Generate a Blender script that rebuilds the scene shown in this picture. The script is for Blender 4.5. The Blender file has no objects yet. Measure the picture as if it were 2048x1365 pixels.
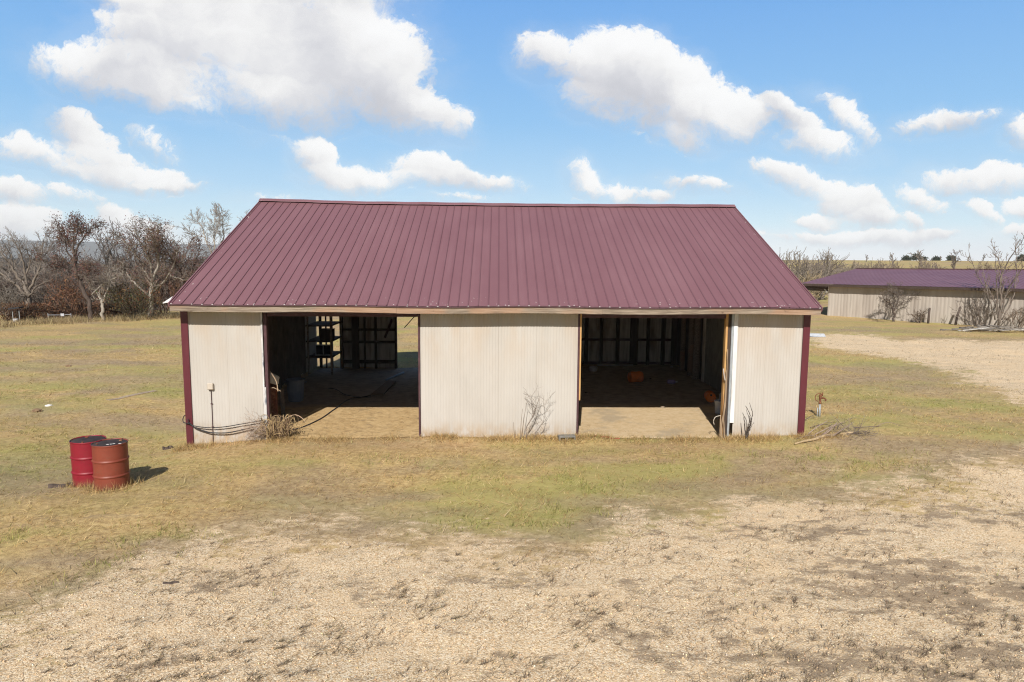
import bpy, math, random
import numpy as np
from mathutils import Vector, Matrix

R = math.radians
rng = np.random.default_rng(7)
random.seed(11)
scene = bpy.context.scene
COL = scene.collection

# ------------------------------------------------------------------ camera
CZ, F = 4.25, 1365.0
PITCH, ROLL, YAW = R(6.81), R(0.384), R(1.154)
fw = np.array([math.sin(YAW)*math.cos(PITCH), math.cos(YAW)*math.cos(PITCH), -math.sin(PITCH)])
r0 = np.array([math.cos(YAW), -math.sin(YAW), 0.0])
u0 = np.cross(r0, fw)
ri = math.cos(ROLL)*r0 + math.sin(ROLL)*u0
up = -math.sin(ROLL)*r0 + math.cos(ROLL)*u0
cam_data = bpy.data.cameras.new('camera')
cam_data.sensor_width = 36.0
cam_data.lens = 36.0*F/2048.0
cam_data.clip_start = 0.1
cam_data.clip_end = 20000
cam = bpy.data.objects.new('camera', cam_data)
COL.objects.link(cam)
m = Matrix(((ri[0], up[0], -fw[0], 0), (ri[1], up[1], -fw[1], 0), (ri[2], up[2], -fw[2], CZ), (0, 0, 0, 1)))
cam.matrix_world = m
scene.camera = cam


def ray(x, y):
    return fw + ri*(x-1024)/F - up*(y-682.5)/F


def spot(x, y, z=0.0):
    """survey helper: point of the ground (height z) seen at photo pixel x, y"""
    d = ray(x, y)
    t = (z-CZ)/d[2]
    return np.array([0, 0, CZ]) + t*d


def aty(x, y, Y):
    d = ray(x, y)
    return np.array([0, 0, CZ]) + d*(Y/d[1])


# ------------------------------------------------------------------ numeric noise
def _hash(ix, iy, seed):
    v = np.sin(ix*127.1 + iy*311.7 + seed*74.7)*43758.5453
    return v - np.floor(v)


def vnoise(x, y, seed=0):
    ix, iy = np.floor(x), np.floor(y)
    fx, fy = x-ix, y-iy
    fx = fx*fx*(3-2*fx); fy = fy*fy*(3-2*fy)
    a = _hash(ix, iy, seed); b = _hash(ix+1, iy, seed)
    c = _hash(ix, iy+1, seed); d = _hash(ix+1, iy+1, seed)
    return (a*(1-fx)+b*fx)*(1-fy) + (c*(1-fx)+d*fx)*fy


def fbm(x, y, seed=0, oct=4):
    s, a, t = 0, 0.5, 0
    for k in range(oct):
        s = s + a*vnoise(x*2**k, y*2**k, seed+k*3); t += a; a *= .5
    return s/t


def sstep(a, b, x):
    t = np.clip((x-a)/(b-a), 0, 1)
    return t*t*(3-2*t)


# ------------------------------------------------------------------ terrain
def H(x, y):
    x = np.asarray(x, float); y = np.asarray(y, float)
    def G(cx, cy, sx, sy): return np.exp(-((x-cx)/sx)**2-((y-cy)/sy)**2)
    z = .05 - .32*G(-8.4, 16.5, 2.1, 4.0) + .10*G(-7.6, 11.2, 3.2, 2.2) + .12*G(8.8, 16, 2.6, 5)
    z = z + .10*G(2.2, 15.55, .55, .18) + .07*G(0.7, 15.5, .9, .25) + .05*G(-1.2, 15.7, .8, .2)
    z = z - .22*G(-5, 30, 6, 5)
    n = (fbm(x*.5, y*.5, 3)-.5)*.10 + (fbm(x*2.2, y*2.2, 9)-.5)*.05
    z = z + n*sstep(3, 6, np.abs(y-20)+6*np.maximum(0, np.abs(x)-6.5))*1.0 + n*.3
    d = np.hypot(x, y)
    a = x/np.maximum(y, 1.0)
    # left: the meadow ends at a hedge, falls into a valley and climbs a wooded hillside
    wl = sstep(-.22, -.36, a)*sstep(5, 30, y)
    hedge = 46 + 0.45*(x+26)
    s = y - hedge
    zl = -12*sstep(2, 130, s) + 9.5*sstep(190, 620, d) + 7*sstep(850, 2500, d)*0 - 40*sstep(700, 1500, d)
    z = z + wl*zl
    # right: pasture rising to a low crest
    wr = sstep(.30, .42, a)
    z = z + wr*(.15*sstep(35, 45, d) + 4.55*sstep(75, 255, d) - 30*sstep(330, 1200, d))
    wm = (1-wl)*(1-wr)
    z = z - wm*30*sstep(300, 1200, d)
    # room for the barn floor
    inb = sstep(15.83, 15.98, y)*(1-sstep(27.15, 27.35, y))*(1-sstep(7.0, 7.2, np.abs(x)))
    z = z - inb*.3
    return z


def FZ(x, y):
    """barn floor height"""
    return .055 - .2*sstep(2, -5, x)*sstep(17, 27, y)


def Hs(x, y):
    return float(H(np.array([x]), np.array([y]))[0])


# gravel areas, surveyed from the photograph onto the ground
GA = [(-700, 1420), (-300, 1330), (0, 1242), (147, 1201), (222, 1163), (273, 1146), (342, 1119), (427, 1091), (513, 1064), (600, 1048), (660, 1046),
      (700, 1072), (790, 1078), (871, 1085), (922, 1117), (1008, 1108), (1145, 1103), (1247, 1054), (1384, 1037), (1400, 1019), (1563, 1012),
      (1707, 1000), (1860, 972), (1911, 941), (2047, 915), (2400, 850), (2900, 1000), (2900, 1700), (1900, 2600), (200, 2600), (-700, 2000)]
GB = [(1600, 676), (1700, 674), (1800, 688), (1950, 690), (2100, 692), (2500, 700), (2700, 800), (2500, 900), (2200, 850), (2048, 800), (1950, 768), (1880, 738), (1800, 722), (1700, 704), (1630, 690)]
GA = np.array([spot(*p)[:2] for p in GA]); GB = np.array([spot(*p)[:2] for p in GB])


def sdist(poly, x, y):
    """signed distance to polygon, positive inside"""
    d = np.full(x.shape, 1e9); ins = np.zeros(x.shape, bool)
    n = len(poly)
    for i in range(n):
        ax, ay = poly[i]; bx, by = poly[(i+1) % n]
        ex, ey = bx-ax, by-ay
        t = np.clip(((x-ax)*ex+(y-ay)*ey)/(ex*ex+ey*ey+1e-9), 0, 1)
        d = np.minimum(d, np.hypot(x-ax-t*ex, y-ay-t*ey))
        c = ((ay > y) != (by > y)) & (x < ex*(y-ay)/(by-ay+1e-12)+ax)
        ins ^= c
    return np.where(ins, d, -d)


def gravel_mask(x, y):
    a = sdist(GA, x, y)/1.5; b = sdist(GB, x, y)/1.6+.15
    wob = (fbm(x*.9, y*.9, 5)-.5)*1.5 + (fbm(x*4, y*4, 6)-.5)*1.0
    return np.clip(.5 + .55*(np.maximum(a, b)+wob), 0, 1)


GREEN = [(90, 1095, .9, .35, 1), (330, 1085, .8, .3, .5), (550, 935, 1.2, .8, .35), (1010, 965, 1.6, .5, .8), (1150, 985, 1.0, .4, .7), (1130, 1040, .5, .25, .9), (960, 1050, .9, .4, .5),
         (1340, 930, 1.5, .6, .9), (1600, 930, 1.5, .6, .8), (1790, 965, .8, .4, .7), (1700, 930, 1.4, .6, .6), (60, 930, 1.5, .8, .6), (60, 880, 3, 1.0, .55), (180, 870, 2.2, 1, .6),
         (330, 780, 2, 1, .4), (120, 790, 5, 1.2, .5), (1700, 800, 2, 1.5, .4), (1930, 810, 2, 1, .45), (1270, 885, 1.2, .2, .5), (820, 930, 1, .5, .5), (1480, 1130, .5, .2, .3), (2035, 1220, .25, .15, .9), (150, 1145, 1, .25, .55)]
GREEN = [(*spot(p[0], p[1])[:2], p[2], p[3], p[4]) for p in GREEN]


def green_mask(x, y):
    g = np.zeros(x.shape)
    for cx, cy, sx, sy, w in GREEN:
        g = np.maximum(g, w*np.exp(-((x-cx)/sx)**2-((y-cy)/sy)**2))
    n = fbm(x*1.7, y*1.7, 21)
    n = .55*n+.45*fbm(x*4.1, y*4.1, 23)
    g = g*sstep(.42, .62, n)*1.05 + .38*sstep(.52, .75, fbm(x*.45, y*.6, 31))
    return np.clip(g, 0, 1)*(1-.8*gravel_mask(x, y))


BROWN = [(180, 688, 7, 1.4, 1), (300, 760, 4, 1.2, .8), (40, 762, 3, .8, .6), (1750, 760, 3.2, 1.0, .8), (1860, 785, 2.6, .8, .7), (1700, 668, 7, 1.2, .7), (1930, 688, 6, 1.2, .7), (1400, 985, 1.6, .45, .9),
         (1250, 1012, 1.6, .4, .8), (100, 1200, .9, .35, 1), (330, 1095, .9, .25, .8), (800, 1030, 1.6, .4, .6), (1100, 1085, 1.1, .25, .8), (620, 1000, 1.4, .4, .5), (1000, 905, .5, .3, .5), (30, 1140, .6, .2, .8), (700, 890, 3.0, .5, .55), (1250, 900, 2.0, .35, .4), (1180, 925, 1.2, .3, .5), (1088, 908, .4, .2, 1)]
BROWN = [(*spot(p[0], p[1])[:2], p[2], p[3], p[4]) for p in BROWN]


DEAD = [(1850, 1180, 2.2, 1, 1), (1650, 1330, 2, .6, .9), (1300, 1200, 1.5, .5, .5), (1250, 1270, 1.2, .3, .6), (980, 1335, 1.0, .2, .6), (450, 1180, .6, .3, .8), (300, 1345, 1, .2, .6), (1600, 1070, 2.4, .5, .7),
        (1950, 1040, 1.8, .6, .7), (760, 1190, .6, .3, .6), (620, 1090, .9, .3, .5), (1000, 1170, 1, .25, .6), (620, 1300, .5, .15, .6), (1980, 1330, 1.2, .5, .8), (1420, 1330, .9, .3, .8), (850, 1120, .8, .2, .5)]
DEAD = [(*spot(p[0], p[1])[:2], p[2], p[3], p[4]) for p in DEAD]


def earth_mask(x, y):
    # trodden brown earth along the front of the barn
    d = y-15.85
    m_ = np.exp(-(d/1.25)**2)*sstep(-8.5, -6, x)*(1-sstep(4, 7.5, x))
    return np.clip(m_*(.45+1.1*fbm(x*.7, y*.9, 131)), 0, 1)


def dead_mask(x, y):
    b = np.zeros(x.shape)
    for cx, cy, sx, sy, k in DEAD:
        b = np.maximum(b, k*np.exp(-((x-cx)/sx)**2-((y-cy)/sy)**2))
    return b


def dirt_mask(x, y):
    """patches of grey dead grass"""
    b = .75*sstep(.5, .72, fbm(x*.35+2, y*.55, 41))
    w = .55+.9*fbm(x*1.1, y*1.6, 43)
    for cx, cy, sx, sy, k in BROWN:
        b = np.maximum(b, np.clip(k*w*np.exp(-((x-cx)/sx)**2-((y-cy)/sy)**2), 0, 1))
    e = sdist(GA, x, y)
    b = np.maximum(b, np.clip(np.exp(-((e+.25)/.55)**2)*(.25+1.2*fbm(x*.9, y*1.3, 47)), 0, 1))
    return b


# ------------------------------------------------------------------ materials
class NT:
    def __init__(self, name):
        self.m = bpy.data.materials.new(name); self.m.use_nodes = True
        self.t = self.m.node_tree
        self.b = self.t.nodes['Principled BSDF']

    def n(self, typ, ins=None, **props):
        node = self.t.nodes.new(typ)
        for k, v in props.items(): setattr(node, k, v)
        for k, v in (ins or {}).items():
            s = node.inputs[k]
            if isinstance(v, bpy.types.NodeSocket): self.t.links.new(v, s)
            else: s.default_value = v
        return node

    def obj(self): return self.n('ShaderNodeTexCoord').outputs['Object']

    def mp(self, vec, scale=(1, 1, 1), loc=(0, 0, 0), rot=(0, 0, 0)):
        return self.n('ShaderNodeMapping', {'Vector': vec, 'Scale': scale, 'Location': loc, 'Rotation': rot}).outputs[0]

    def noise(self, vec, scale, detail=4, rough=.55, dist=0):
        return self.n('ShaderNodeTexNoise', {'Vector': vec, 'Scale': scale, 'Detail': detail, 'Roughness': rough, 'Distortion': dist}).outputs['Fac']

    def vor(self, vec, scale, out='Distance', feature='F1'):
        return self.n('ShaderNodeTexVoronoi', {'Vector': vec, 'Scale': scale}, feature=feature).outputs[out]

    def ramp(self, fac, stops):
        r = self.n('ShaderNodeValToRGB', {'Fac': fac}); cr = r.color_ramp
        while len(cr.elements) < len(stops): cr.elements.new(.5)
        for e, (p, c) in zip(cr.elements, stops):
            e.position = p; e.color = (*c, 1) if len(c) == 3 else c
        return r.outputs['Color']

    def st(self, fac, a, b, lo=0., hi=1.):
        return self.n('ShaderNodeMapRange', {'Value': fac, 'From Min': a, 'From Max': b, 'To Min': lo, 'To Max': hi}, interpolation_type='SMOOTHSTEP').outputs['Result']

    def mix(self, fac, a, b, mode='MIX'):
        node = self.n('ShaderNodeMix', data_type='RGBA', blend_type=mode, clamp_factor=True)
        for k, v in ((0, fac), (6, a), (7, b)):
            if isinstance(v, bpy.types.NodeSocket): self.t.links.new(v, node.inputs[k])
            else: node.inputs[k].default_value = (*v, 1) if isinstance(v, tuple) and len(v) == 3 else v
        return node.outputs[2]

    def math(self, op, a, b=None, c=None):
        node = self.n('ShaderNodeMath', operation=op)
        for i, v in enumerate((a, b, c)):
            if v is None: continue
            if isinstance(v, bpy.types.NodeSocket): self.t.links.new(v, node.inputs[i])
            else: node.inputs[i].default_value = v
        return node.outputs[0]

    def attr(self, name, out='Fac'):
        return self.n('ShaderNodeAttribute', attribute_name=name).outputs[out]

    def sep(self, vec): return self.n('ShaderNodeSeparateXYZ', {'Vector': vec}).outputs

    def bump(self, h, strength=.3, dist=.02):
        b = self.n('ShaderNodeBump', {'Height': h, 'Strength': strength, 'Distance': dist})
        self.t.links.new(b.outputs[0], self.b.inputs['Normal'])

    def set(self, color=None, rough=.8, metal=0., spec=.3):
        for k, v in (('Base Color', color), ('Roughness', rough), ('Metallic', metal), ('Specular IOR Level', spec)):
            if v is None: continue
            if isinstance(v, bpy.types.NodeSocket): self.t.links.new(v, self.b.inputs[k])
            else: self.b.inputs[k].default_value = (*v, 1) if isinstance(v, tuple) else v
        return self.m


def rough_mat(name, c, rough=.85, var=.35, scale=6., stretch=(1, 1, 1), c2=None, bump=.2, metal=0., spec=.25):
    t = NT(name); v = t.mp(t.obj(), stretch)
    a = t.noise(v, scale, 6, .65)
    d = tuple(x*(1-var) for x in c); l = tuple(min(1, x*(1+var)) for x in c)
    colr = t.ramp(a, [(.3, d), (.55, c), (.75, l)])
    if c2 is not None:
        colr = t.mix(t.st(t.noise(v, scale*.45, 4), .52, .66), colr, c2)
    if bump: t.bump(a, bump, .01)
    return t.set(colr, rough, metal, spec)


def col_mat(name, rough=.9, transl=0.0):
    t = NT(name)
    c = t.attr('col', 'Color')
    t.set(c, rough, 0, .15)
    if transl:
        tr = t.n('ShaderNodeBsdfTranslucent', {'Color': c})
        mx = t.n('ShaderNodeMixShader', {0: transl})
        out = t.t.nodes['Material Output']
        t.t.links.new(t.b.outputs[0], mx.inputs[1]); t.t.links.new(tr.outputs[0], mx.inputs[2])
        t.t.links.new(mx.outputs[0], out.inputs['Surface'])
    return t.m


MAT = {}


def build_materials():
    # painted corrugated siding
    t = NT('beige_siding'); o = t.obj(); s = t.sep(o)
    base = t.ramp(t.noise(t.mp(o, (.9, .9, .35)), 1.6, 6, .6), [(.3, (.455, .423, .382)), (.5, (.50, .468, .427)), (.72, (.54, .512, .475))])
    fine = t.noise(t.mp(o, (11, 11, .3)), 2.0, 4, .6)
    base = t.mix(t.st(fine, .52, .70, 0, .09), base, (.45, .395, .335))
    dust = t.math('MULTIPLY', t.st(s[2], 1.2, 2.9), t.st(t.noise(t.mp(o, (1.5, 1.5, .5)), 1.2, 4), .35, .62))
    base = t.mix(t.math('MULTIPLY', dust, .55), base, (.47, .365, .265))
    mud = t.math('MULTIPLY', t.st(s[2], .55, .02), t.st(t.noise(t.mp(o, (1, 1, .6)), 6, 6, .65), .30, .62))
    base = t.mix(t.math('MULTIPLY', mud, .9), base, (.40, .285, .17))
    rst = t.math('MULTIPLY', t.st(t.noise(t.mp(o, (9, 9, 1.1)), 1.0, 4, .6), .66, .74), t.st(t.noise(o, .9, 2), .45, .6))
    base = t.mix(t.math('MULTIPLY', rst, .4), base, (.40, .28, .18))
    sheet = t.n('ShaderNodeTexWhiteNoise', {'W': t.math('FLOOR', t.math('ADD', t.math('DIVIDE', s[0], .90), .5))}, noise_dimensions='1D').outputs['Value']
    base = t.mix(t.math('MULTIPLY', sheet, .20), base, (.46, .41, .355))
    lap = t.st(t.math('ABSOLUTE', t.math('SUBTRACT', t.math('FRACT', t.math('DIVIDE', s[0], .90)), .5)), .488, .496)
    base = t.mix(t.math('MULTIPLY', lap, .4), base, (.33, .285, .24))
    chip = t.st(t.noise(t.mp(o, (16, 16, 5)), 1.0, 5, .7), .70, .76)
    base = t.mix(t.math('MULTIPLY', chip, .45), base, (.36, .28, .22))
    t.bump(t.noise(o, 30, 3), .06, .01)
    MAT['siding'] = t.set(base, .55, 0, .35)

    t = NT('maroon_roof_paint'); o = t.obj(); s = t.sep(o)
    n1 = t.noise(t.mp(o, (1, .35, .35)), 1.1, 5, .6); n2 = t.noise(o, 60, 3, .7)
    base = t.ramp(n1, [(.3, (.192, .089, .101)), (.6, (.218, .106, .119)), (.8, (.242, .124, .138))])
    base = t.mix(t.math('MULTIPLY', t.st(n2, .45, .7), .25), base, (.30, .17, .20))
    sheet = t.n('ShaderNodeTexWhiteNoise', {'W': t.math('FLOOR', t.math('DIVIDE', t.math('ADD', s[0], 7.36), .9144))}, noise_dimensions='1D').outputs['Value']
    base = t.mix(t.math('MULTIPLY', sheet, .22), base, (.185, .082, .098))
    streak = t.noise(t.mp(o, (6, .22, .22)), 1.0, 5, .65)
    base = t.mix(t.st(streak, .52, .72, 0, .22), base, (.29, .165, .18))
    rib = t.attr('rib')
    base = t.mix(t.math('MULTIPLY', rib, .5), base, (.09, .038, .048))  # shade line beside each rib, painted into the colour
    spots = t.st(t.noise(o, 15, 2, .5), .70, .715)
    near = t.math('MAXIMUM', t.st(s[2], 3.45, 3.2), t.st(t.math('ABSOLUTE', s[0]), 7.1, 7.3))
    region = t.math('MAXIMUM', t.math('MULTIPLY', near, t.st(t.noise(o, 1.4, 2), .40, .48)), t.st(t.noise(o, .55, 2), .70, .72))
    base = t.mix(t.math('MULTIPLY', spots, region), base, (.72, .66, .62))
    MAT['roof'] = t.set(base, t.ramp(n2, [(.3, (.42,)*3), (.7, (.6,)*3)]), 0, .45)

    MAT['trim'] = rough_mat('maroon_trim_paint', (.115, .022, .032), .4, .2, 3, (1, 1, .2), bump=.03, spec=.5)
    t = NT('weathered_timber'); o = t.obj()
    g = t.noise(t.mp(o, (.7, 20, 20)), 3, 6, .65)
    base = t.ramp(g, [(.3, (.095, .072, .053)), (.5, (.255, .20, .15)), (.72, (.46, .385, .30))])
    big = t.noise(t.mp(o, (.5, 1, 1)), 1.1, 3)
    base = t.mix(t.st(big, .5, .62, 0, .55), base, (.40, .23, .14))
    base = t.mix(t.st(t.noise(t.mp(o, (1.6, 3, 3)), 2.1, 4), .64, .72, 0, .8), base, (.11, .07, .05))
    t.bump(g, .4, .01)
    MAT['timber'] = t.set(base, .85, 0, .2)
    MAT['pale_timber'] = rough_mat('raw_edge_timber', (.62, .37, .15), .8, .35, 4, (6, 6, .4), (.42, .22, .09))
    MAT['dark_timber'] = rough_mat('dark_stud_timber', (.075, .052, .04), .9, .45, 4, (6, 6, .5))
    MAT['white_trim'] = rough_mat('white_door_trim', (.74, .74, .74), .5, .12, 3, (4, 4, .6), (.50, .47, .43), bump=.05)
    MAT['peeling'] = rough_mat('peeling_white_trim', (.62, .60, .58), .7, .25, 9, (2, 2, .5), (.15, .16, .20), bump=.2)
    MAT['purlin_steel'] = rough_mat('dull_maroon_steel', (.09, .045, .05), .6, .35, 5)
    t = NT('galvanised_sheet'); o = t.obj()
    g = t.noise(t.mp(o, (5, 5, .3)), 2, 5, .6)
    base = t.ramp(g, [(.3, (.34, .315, .28)), (.5, (.54, .51, .47)), (.75, (.66, .63, .59))])
    base = t.mix(t.st(t.noise(t.mp(o, (1, 1, .3)), 1.3, 4), .5, .65, 0, .7), base, (.19, .12, .075))
    MAT['galv'] = t.set(base, .6, .0, .35)
    MAT['soil_clod'] = rough_mat('turned_soil', (.25, .165, .10), .95, .4, 14)
    MAT['grey_plank'] = rough_mat('weathered_plank', (.40, .31, .23), .9, .3, 8)
    MAT['primer'] = rough_mat('roof_underside_primer', (.56, .53, .49), .7, .15, 3, bump=.02)
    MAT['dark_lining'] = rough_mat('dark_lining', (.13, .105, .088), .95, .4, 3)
    MAT['grey_board'] = rough_mat('grey_panel', (.30, .295, .28), .9, .3, 5, (1, 1, .6))
    MAT['pale_board'] = rough_mat('pale_panel_edge', (.58, .55, .50), .8, .3, 5, (4, 4, .4))

    t = NT('barn_floor'); o = t.obj(); s = t.sep(o)
    n1 = t.noise(o, .8, 5, .6); n2 = t.noise(o, 6.5, 8, .72)
    conc = t.ramp(n2, [(.3, (.50, .365, .205)), (.5, (.60, .45, .27)), (.72, (.66, .52, .345))])
    conc = t.mix(t.st(n1, .52, .66, 0, .55), conc, (.33, .275, .205))
    conc = t.mix(t.st(t.noise(t.mp(o, (1, 2.5, 1)), 1.7, 6, .7), .60, .70, 0, .5), conc, (.22, .165, .10))
    soil = t.ramp(n2, [(.3, (.28, .185, .095)), (.47, (.52, .36, .18)), (.6, (.60, .43, .225)), (.75, (.70, .54, .30))])
    soil = t.mix(t.st(t.noise(o, 2.2, 8, .75), .54, .68, 0, .55), soil, (.22, .16, .10))
    floor_shade = t.st(t.math('ADD', s[1], t.math('MULTIPLY', n1, 1.5)), 19.6, 20.8)
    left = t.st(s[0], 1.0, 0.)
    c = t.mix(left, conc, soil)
    shade_col = t.ramp(t.noise(o, 4, 6, .7), [(.3, (.22, .175, .14)), (.55, (.38, .315, .25)), (.8, (.50, .43, .34))])
    c = t.mix(floor_shade, c, shade_col)  # inner floor painted darker where the sun stops, shade put into the colour
    t.bump(t.noise(o, 14, 6, .7), .35, .02)
    MAT['floor'] = t.set(c, .92, 0, .15)

    # drums
    for key, c, c2 in (('drum_red', (.25, .010, .024), (.18, .03, .026)), ('drum_rust', (.235, .052, .03), (.19, .075, .045))):
        t = NT(key); o = t.obj(); s = t.sep(o)
        n = t.noise(o, 5, 6, .7)
        base = t.ramp(n, [(.3, tuple(x*.8 for x in c)), (.55, c), (.8, c2)])
        base = t.mix(t.st(t.noise(o, 22, 6, .75), .56, .72, 0, .6), base, (.14, .05, .03))
        base = t.mix(t.math('MULTIPLY', t.st(s[2], .22, .0), t.st(t.noise(o, 9, 5), .35, .6)), base, (.16, .09, .05))
        scr = t.math('MULTIPLY', t.st(t.math('ADD', t.noise(t.mp(o, (3.2, 3.2, 1.4)), 2.0, 5, .6), t.st(s[2], .55, .88, -.22, .06)), .56, .68), .95)
        base = t.mix(scr, base, (.018, .016, .016))
        MAT[key] = t.set(base, .5, 0, .4)
    MAT['drum_top'] = rough_mat('sooty_drum_lid', (.055, .040, .038), .75, .6, 5, (1, 1, 1), (.09, .07, .06), bump=.05, spec=.2)
    MAT['flake'] = rough_mat('pale_paint_flake', (.72, .70, .68), .7, .15, 8, bump=0)

    MAT['rust'] = rough_mat('rusty_iron', (.20, .075, .04), .85, .45, 20, (1, 1, 1), (.30, .15, .08))
    MAT['zinc'] = rough_mat('zinc_pipe', (.42, .45, .47), .5, .3, 15, (1, 1, .3), (.30, .22, .17), bump=.1, metal=.3)
    MAT['block'] = rough_mat('cement_block', (.20, .195, .185), .95, .3, 18)
    MAT['red_strap'] = rough_mat('faded_red_webbing', (.48, .10, .07), .8, .3, 25)
    MAT['black_rubber'] = rough_mat('black_cable', (.035, .035, .04), .6, .3, 20, bump=0)
    MAT['grey_plastic'] = rough_mat('blue_grey_plastic', (.17, .20, .26), .5, .15, 6, bump=.03)
    MAT['orange_plastic'] = rough_mat('orange_plastic', (.80, .20, .03), .55, .2, 8, (1, 1, 1), (.55, .14, .03), bump=.05)
    MAT['purple_plastic'] = rough_mat('purple_plastic', (.30, .24, .48), .45, .2, 20, bump=0)
    MAT['white_plastic'] = rough_mat('dull_white_plastic', (.55, .56, .60), .5, .15, 10, (1, 1, 1), (.42, .40, .40), bump=.03)
    MAT['box_beige'] = rough_mat('junction_box_paint', (.55, .48, .40), .6, .12, 12, bump=.03)
    MAT['brown_board'] = rough_mat('brown_sheet_board', (.20, .145, .10), .85, .3, 6, (1, 5, 1))
    MAT['blue_board'] = rough_mat('grey_blue_plank', (.42, .47, .55), .7, .2, 6)
    MAT['scrap_wood'] = rough_mat('scrap_lumber', (.26, .20, .14), .9, .4, 6, (3, 3, 1))
    MAT['glass'] = NT('window_glass').set((.03, .035, .04), .08, 0, .5)
    MAT['shed_siding'] = None
    t = NT('faded_shed_siding'); o = t.obj()
    g = t.noise(t.mp(o, (1.1, 1.1, .10)), 1.8, 5, .6)
    base = t.ramp(g, [(.3, (.36, .31, .265)), (.5, (.46, .405, .35)), (.72, (.52, .47, .41))])
    base = t.mix(t.st(t.noise(t.mp(o, (5, 5, .25)), 2.2, 4), .58, .72, 0, .45), base, (.27, .23, .20))
    MAT['shed_siding'] = t.set(base, .65, 0, .25)
    t = NT('shed_roof_paint'); o = t.obj()
    base = t.ramp(t.noise(t.mp(o, (.6, .6, .6)), 1.2, 5, .6), [(.3, (.17, .077, .096)), (.6, (.205, .10, .119)), (.8, (.225, .117, .134))])
    base = t.mix(t.math('MULTIPLY', t.attr('rib'), .5), base, (.08, .03, .045))  # same painted rib shade as on the barn roof
    MAT['shed_roof'] = t.set(base, .5, 0, .4)
    # vegetation
    MAT['bark'] = rough_mat('grey_bark', (.20, .165, .135), .95, .45, 5, (3, 3, .7), (.10, .075, .06))
    MAT['pale_bark'] = rough_mat('pale_bark', (.36, .32, .27), .95, .4, 5, (3, 3, .7), (.17, .13, .10))
    MAT['dark_bark'] = rough_mat('dark_bark', (.10, .075, .062), .95, .45, 5, (3, 3, .7))
    MAT['log'] = rough_mat('bare_branch_wood', (.46, .34, .20), .9, .35, 9, (2, 2, 2), (.24, .16, .10))
    MAT['col'] = col_mat('dry_vegetation', .9)
    MAT['blade'] = col_mat('grass_blades', .85, .35)
    MAT['stone'] = col_mat('loose_stones', .9)
    # ground
    t = NT('field_ground'); o = t.obj()
    ns = t.noise(t.mp(o, (1, 1.5, 1), rot=(0, 0, .35)), 1.1, 8, .68)
    nf = t.noise(t.mp(o, (1, 1.15, 1)), 9, 9, .80)
    nm = t.noise(t.mp(o, (1, 1.7, 1), rot=(0, 0, .3)), 3.6, 6, .72)
    straw = t.ramp(nf, [(.30, (.185, .12, .06)), (.43, (.42, .285, .13)), (.55, (.58, .415, .195)), (.70, (.75, .57, .295))])
    straw = t.mix(t.st(nm, .50, .66, 0, .5), straw, (.33, .225, .125))
    straw = t.mix(t.st(ns, .54, .68, 0, .5), straw, (.31, .235, .155))
    wide = t.noise(t.mp(o, (.10, .22, 1)), 1.0, 5, .6)
    straw = t.mix(t.st(wide, .46, .62, 0, .6), straw, (.34, .245, .155))
    straw = t.mix(t.st(t.noise(t.mp(o, (.13, .3, 1), (7, 3, 0)), 1.0, 5, .65), .45, .62, 0, .8), straw, (.40, .36, .125))
    straw = t.mix(t.math('MULTIPLY', t.attr('dirt'), .8), straw, t.ramp(nf, [(.3, (.19, .14, .095)), (.48, (.33, .25, .17)), (.70, (.48, .38, .265))]))
    straw = t.mix(t.math('MULTIPLY', t.attr('earth'), t.st(t.noise(o, 2.4, 8, .7), .34, .56, .2, .95)), straw, t.ramp(nf, [(.3, (.27, .165, .085)), (.5, (.47, .31, .16)), (.72, (.62, .45, .26))]))
    gr = t.attr('green')
    greenc = t.ramp(nf, [(.3, (.15, .15, .045)), (.48, (.33, .31, .095)), (.70, (.48, .44, .16))])
    c = t.mix(t.math('MULTIPLY', gr, .85), straw, greenc)
    gv = t.attr('gravel')
    v1 = t.n('ShaderNodeTexVoronoi', {'Vector': o, 'Scale': 62.})
    peb = t.n('ShaderNodeSeparateColor', {'Color': v1.outputs['Color']}).outputs[0]
    pc = t.ramp(peb, [(.05, (.47, .32, .18)), (.3, (.71, .52, .32)), (.6, (.78, .60, .39)), (.88, (.86, .73, .54))])
    gap = t.st(v1.outputs['Distance'], .40, .75)
    pc = t.mix(t.math('MULTIPLY', gap, .3), pc, (.36, .25, .14))
    sandy = t.st(t.noise(o, .7, 5, .6), .45, .7)
    pc = t.mix(t.math('MULTIPLY', sandy, .45), pc, (.80, .585, .355))
    dead = t.math('MULTIPLY', t.st(t.math('ADD', t.noise(t.mp(o, (1, 1.9, 1), rot=(0, 0, .45)), 1.9, 9, .76), t.math('MULTIPLY', t.attr('dead'), .18)), .56, .69), .82)
    pc = t.mix(dead, pc, (.27, .20, .135))
    fac = t.st(t.math('ADD', gv, t.math('MULTIPLY', t.math('SUBTRACT', nm, .5), 1.9)), .30, .78)
    c = t.mix(fac, c, pc)
    # the two wheel-worn bare soil marks
    h = t.math('ADD', t.math('MULTIPLY', nf, .6), t.math('MULTIPLY', t.math('SUBTRACT', 1.0, v1.outputs['Distance']), .5))
    h = t.math('ADD', h, t.math('MULTIPLY', t.noise(t.mp(o, (1, 1.2, 1)), 6.5, 9, .72), 1.6))
    t.bump(h, .5, .035)
    MAT['ground'] = t.set(c, .95, 0, .1)
    MAT['mountain'] = rough_mat('wooded_mountain', (.075, .07, .06), .95, .25, .01, bump=0)


build_materials()


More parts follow.
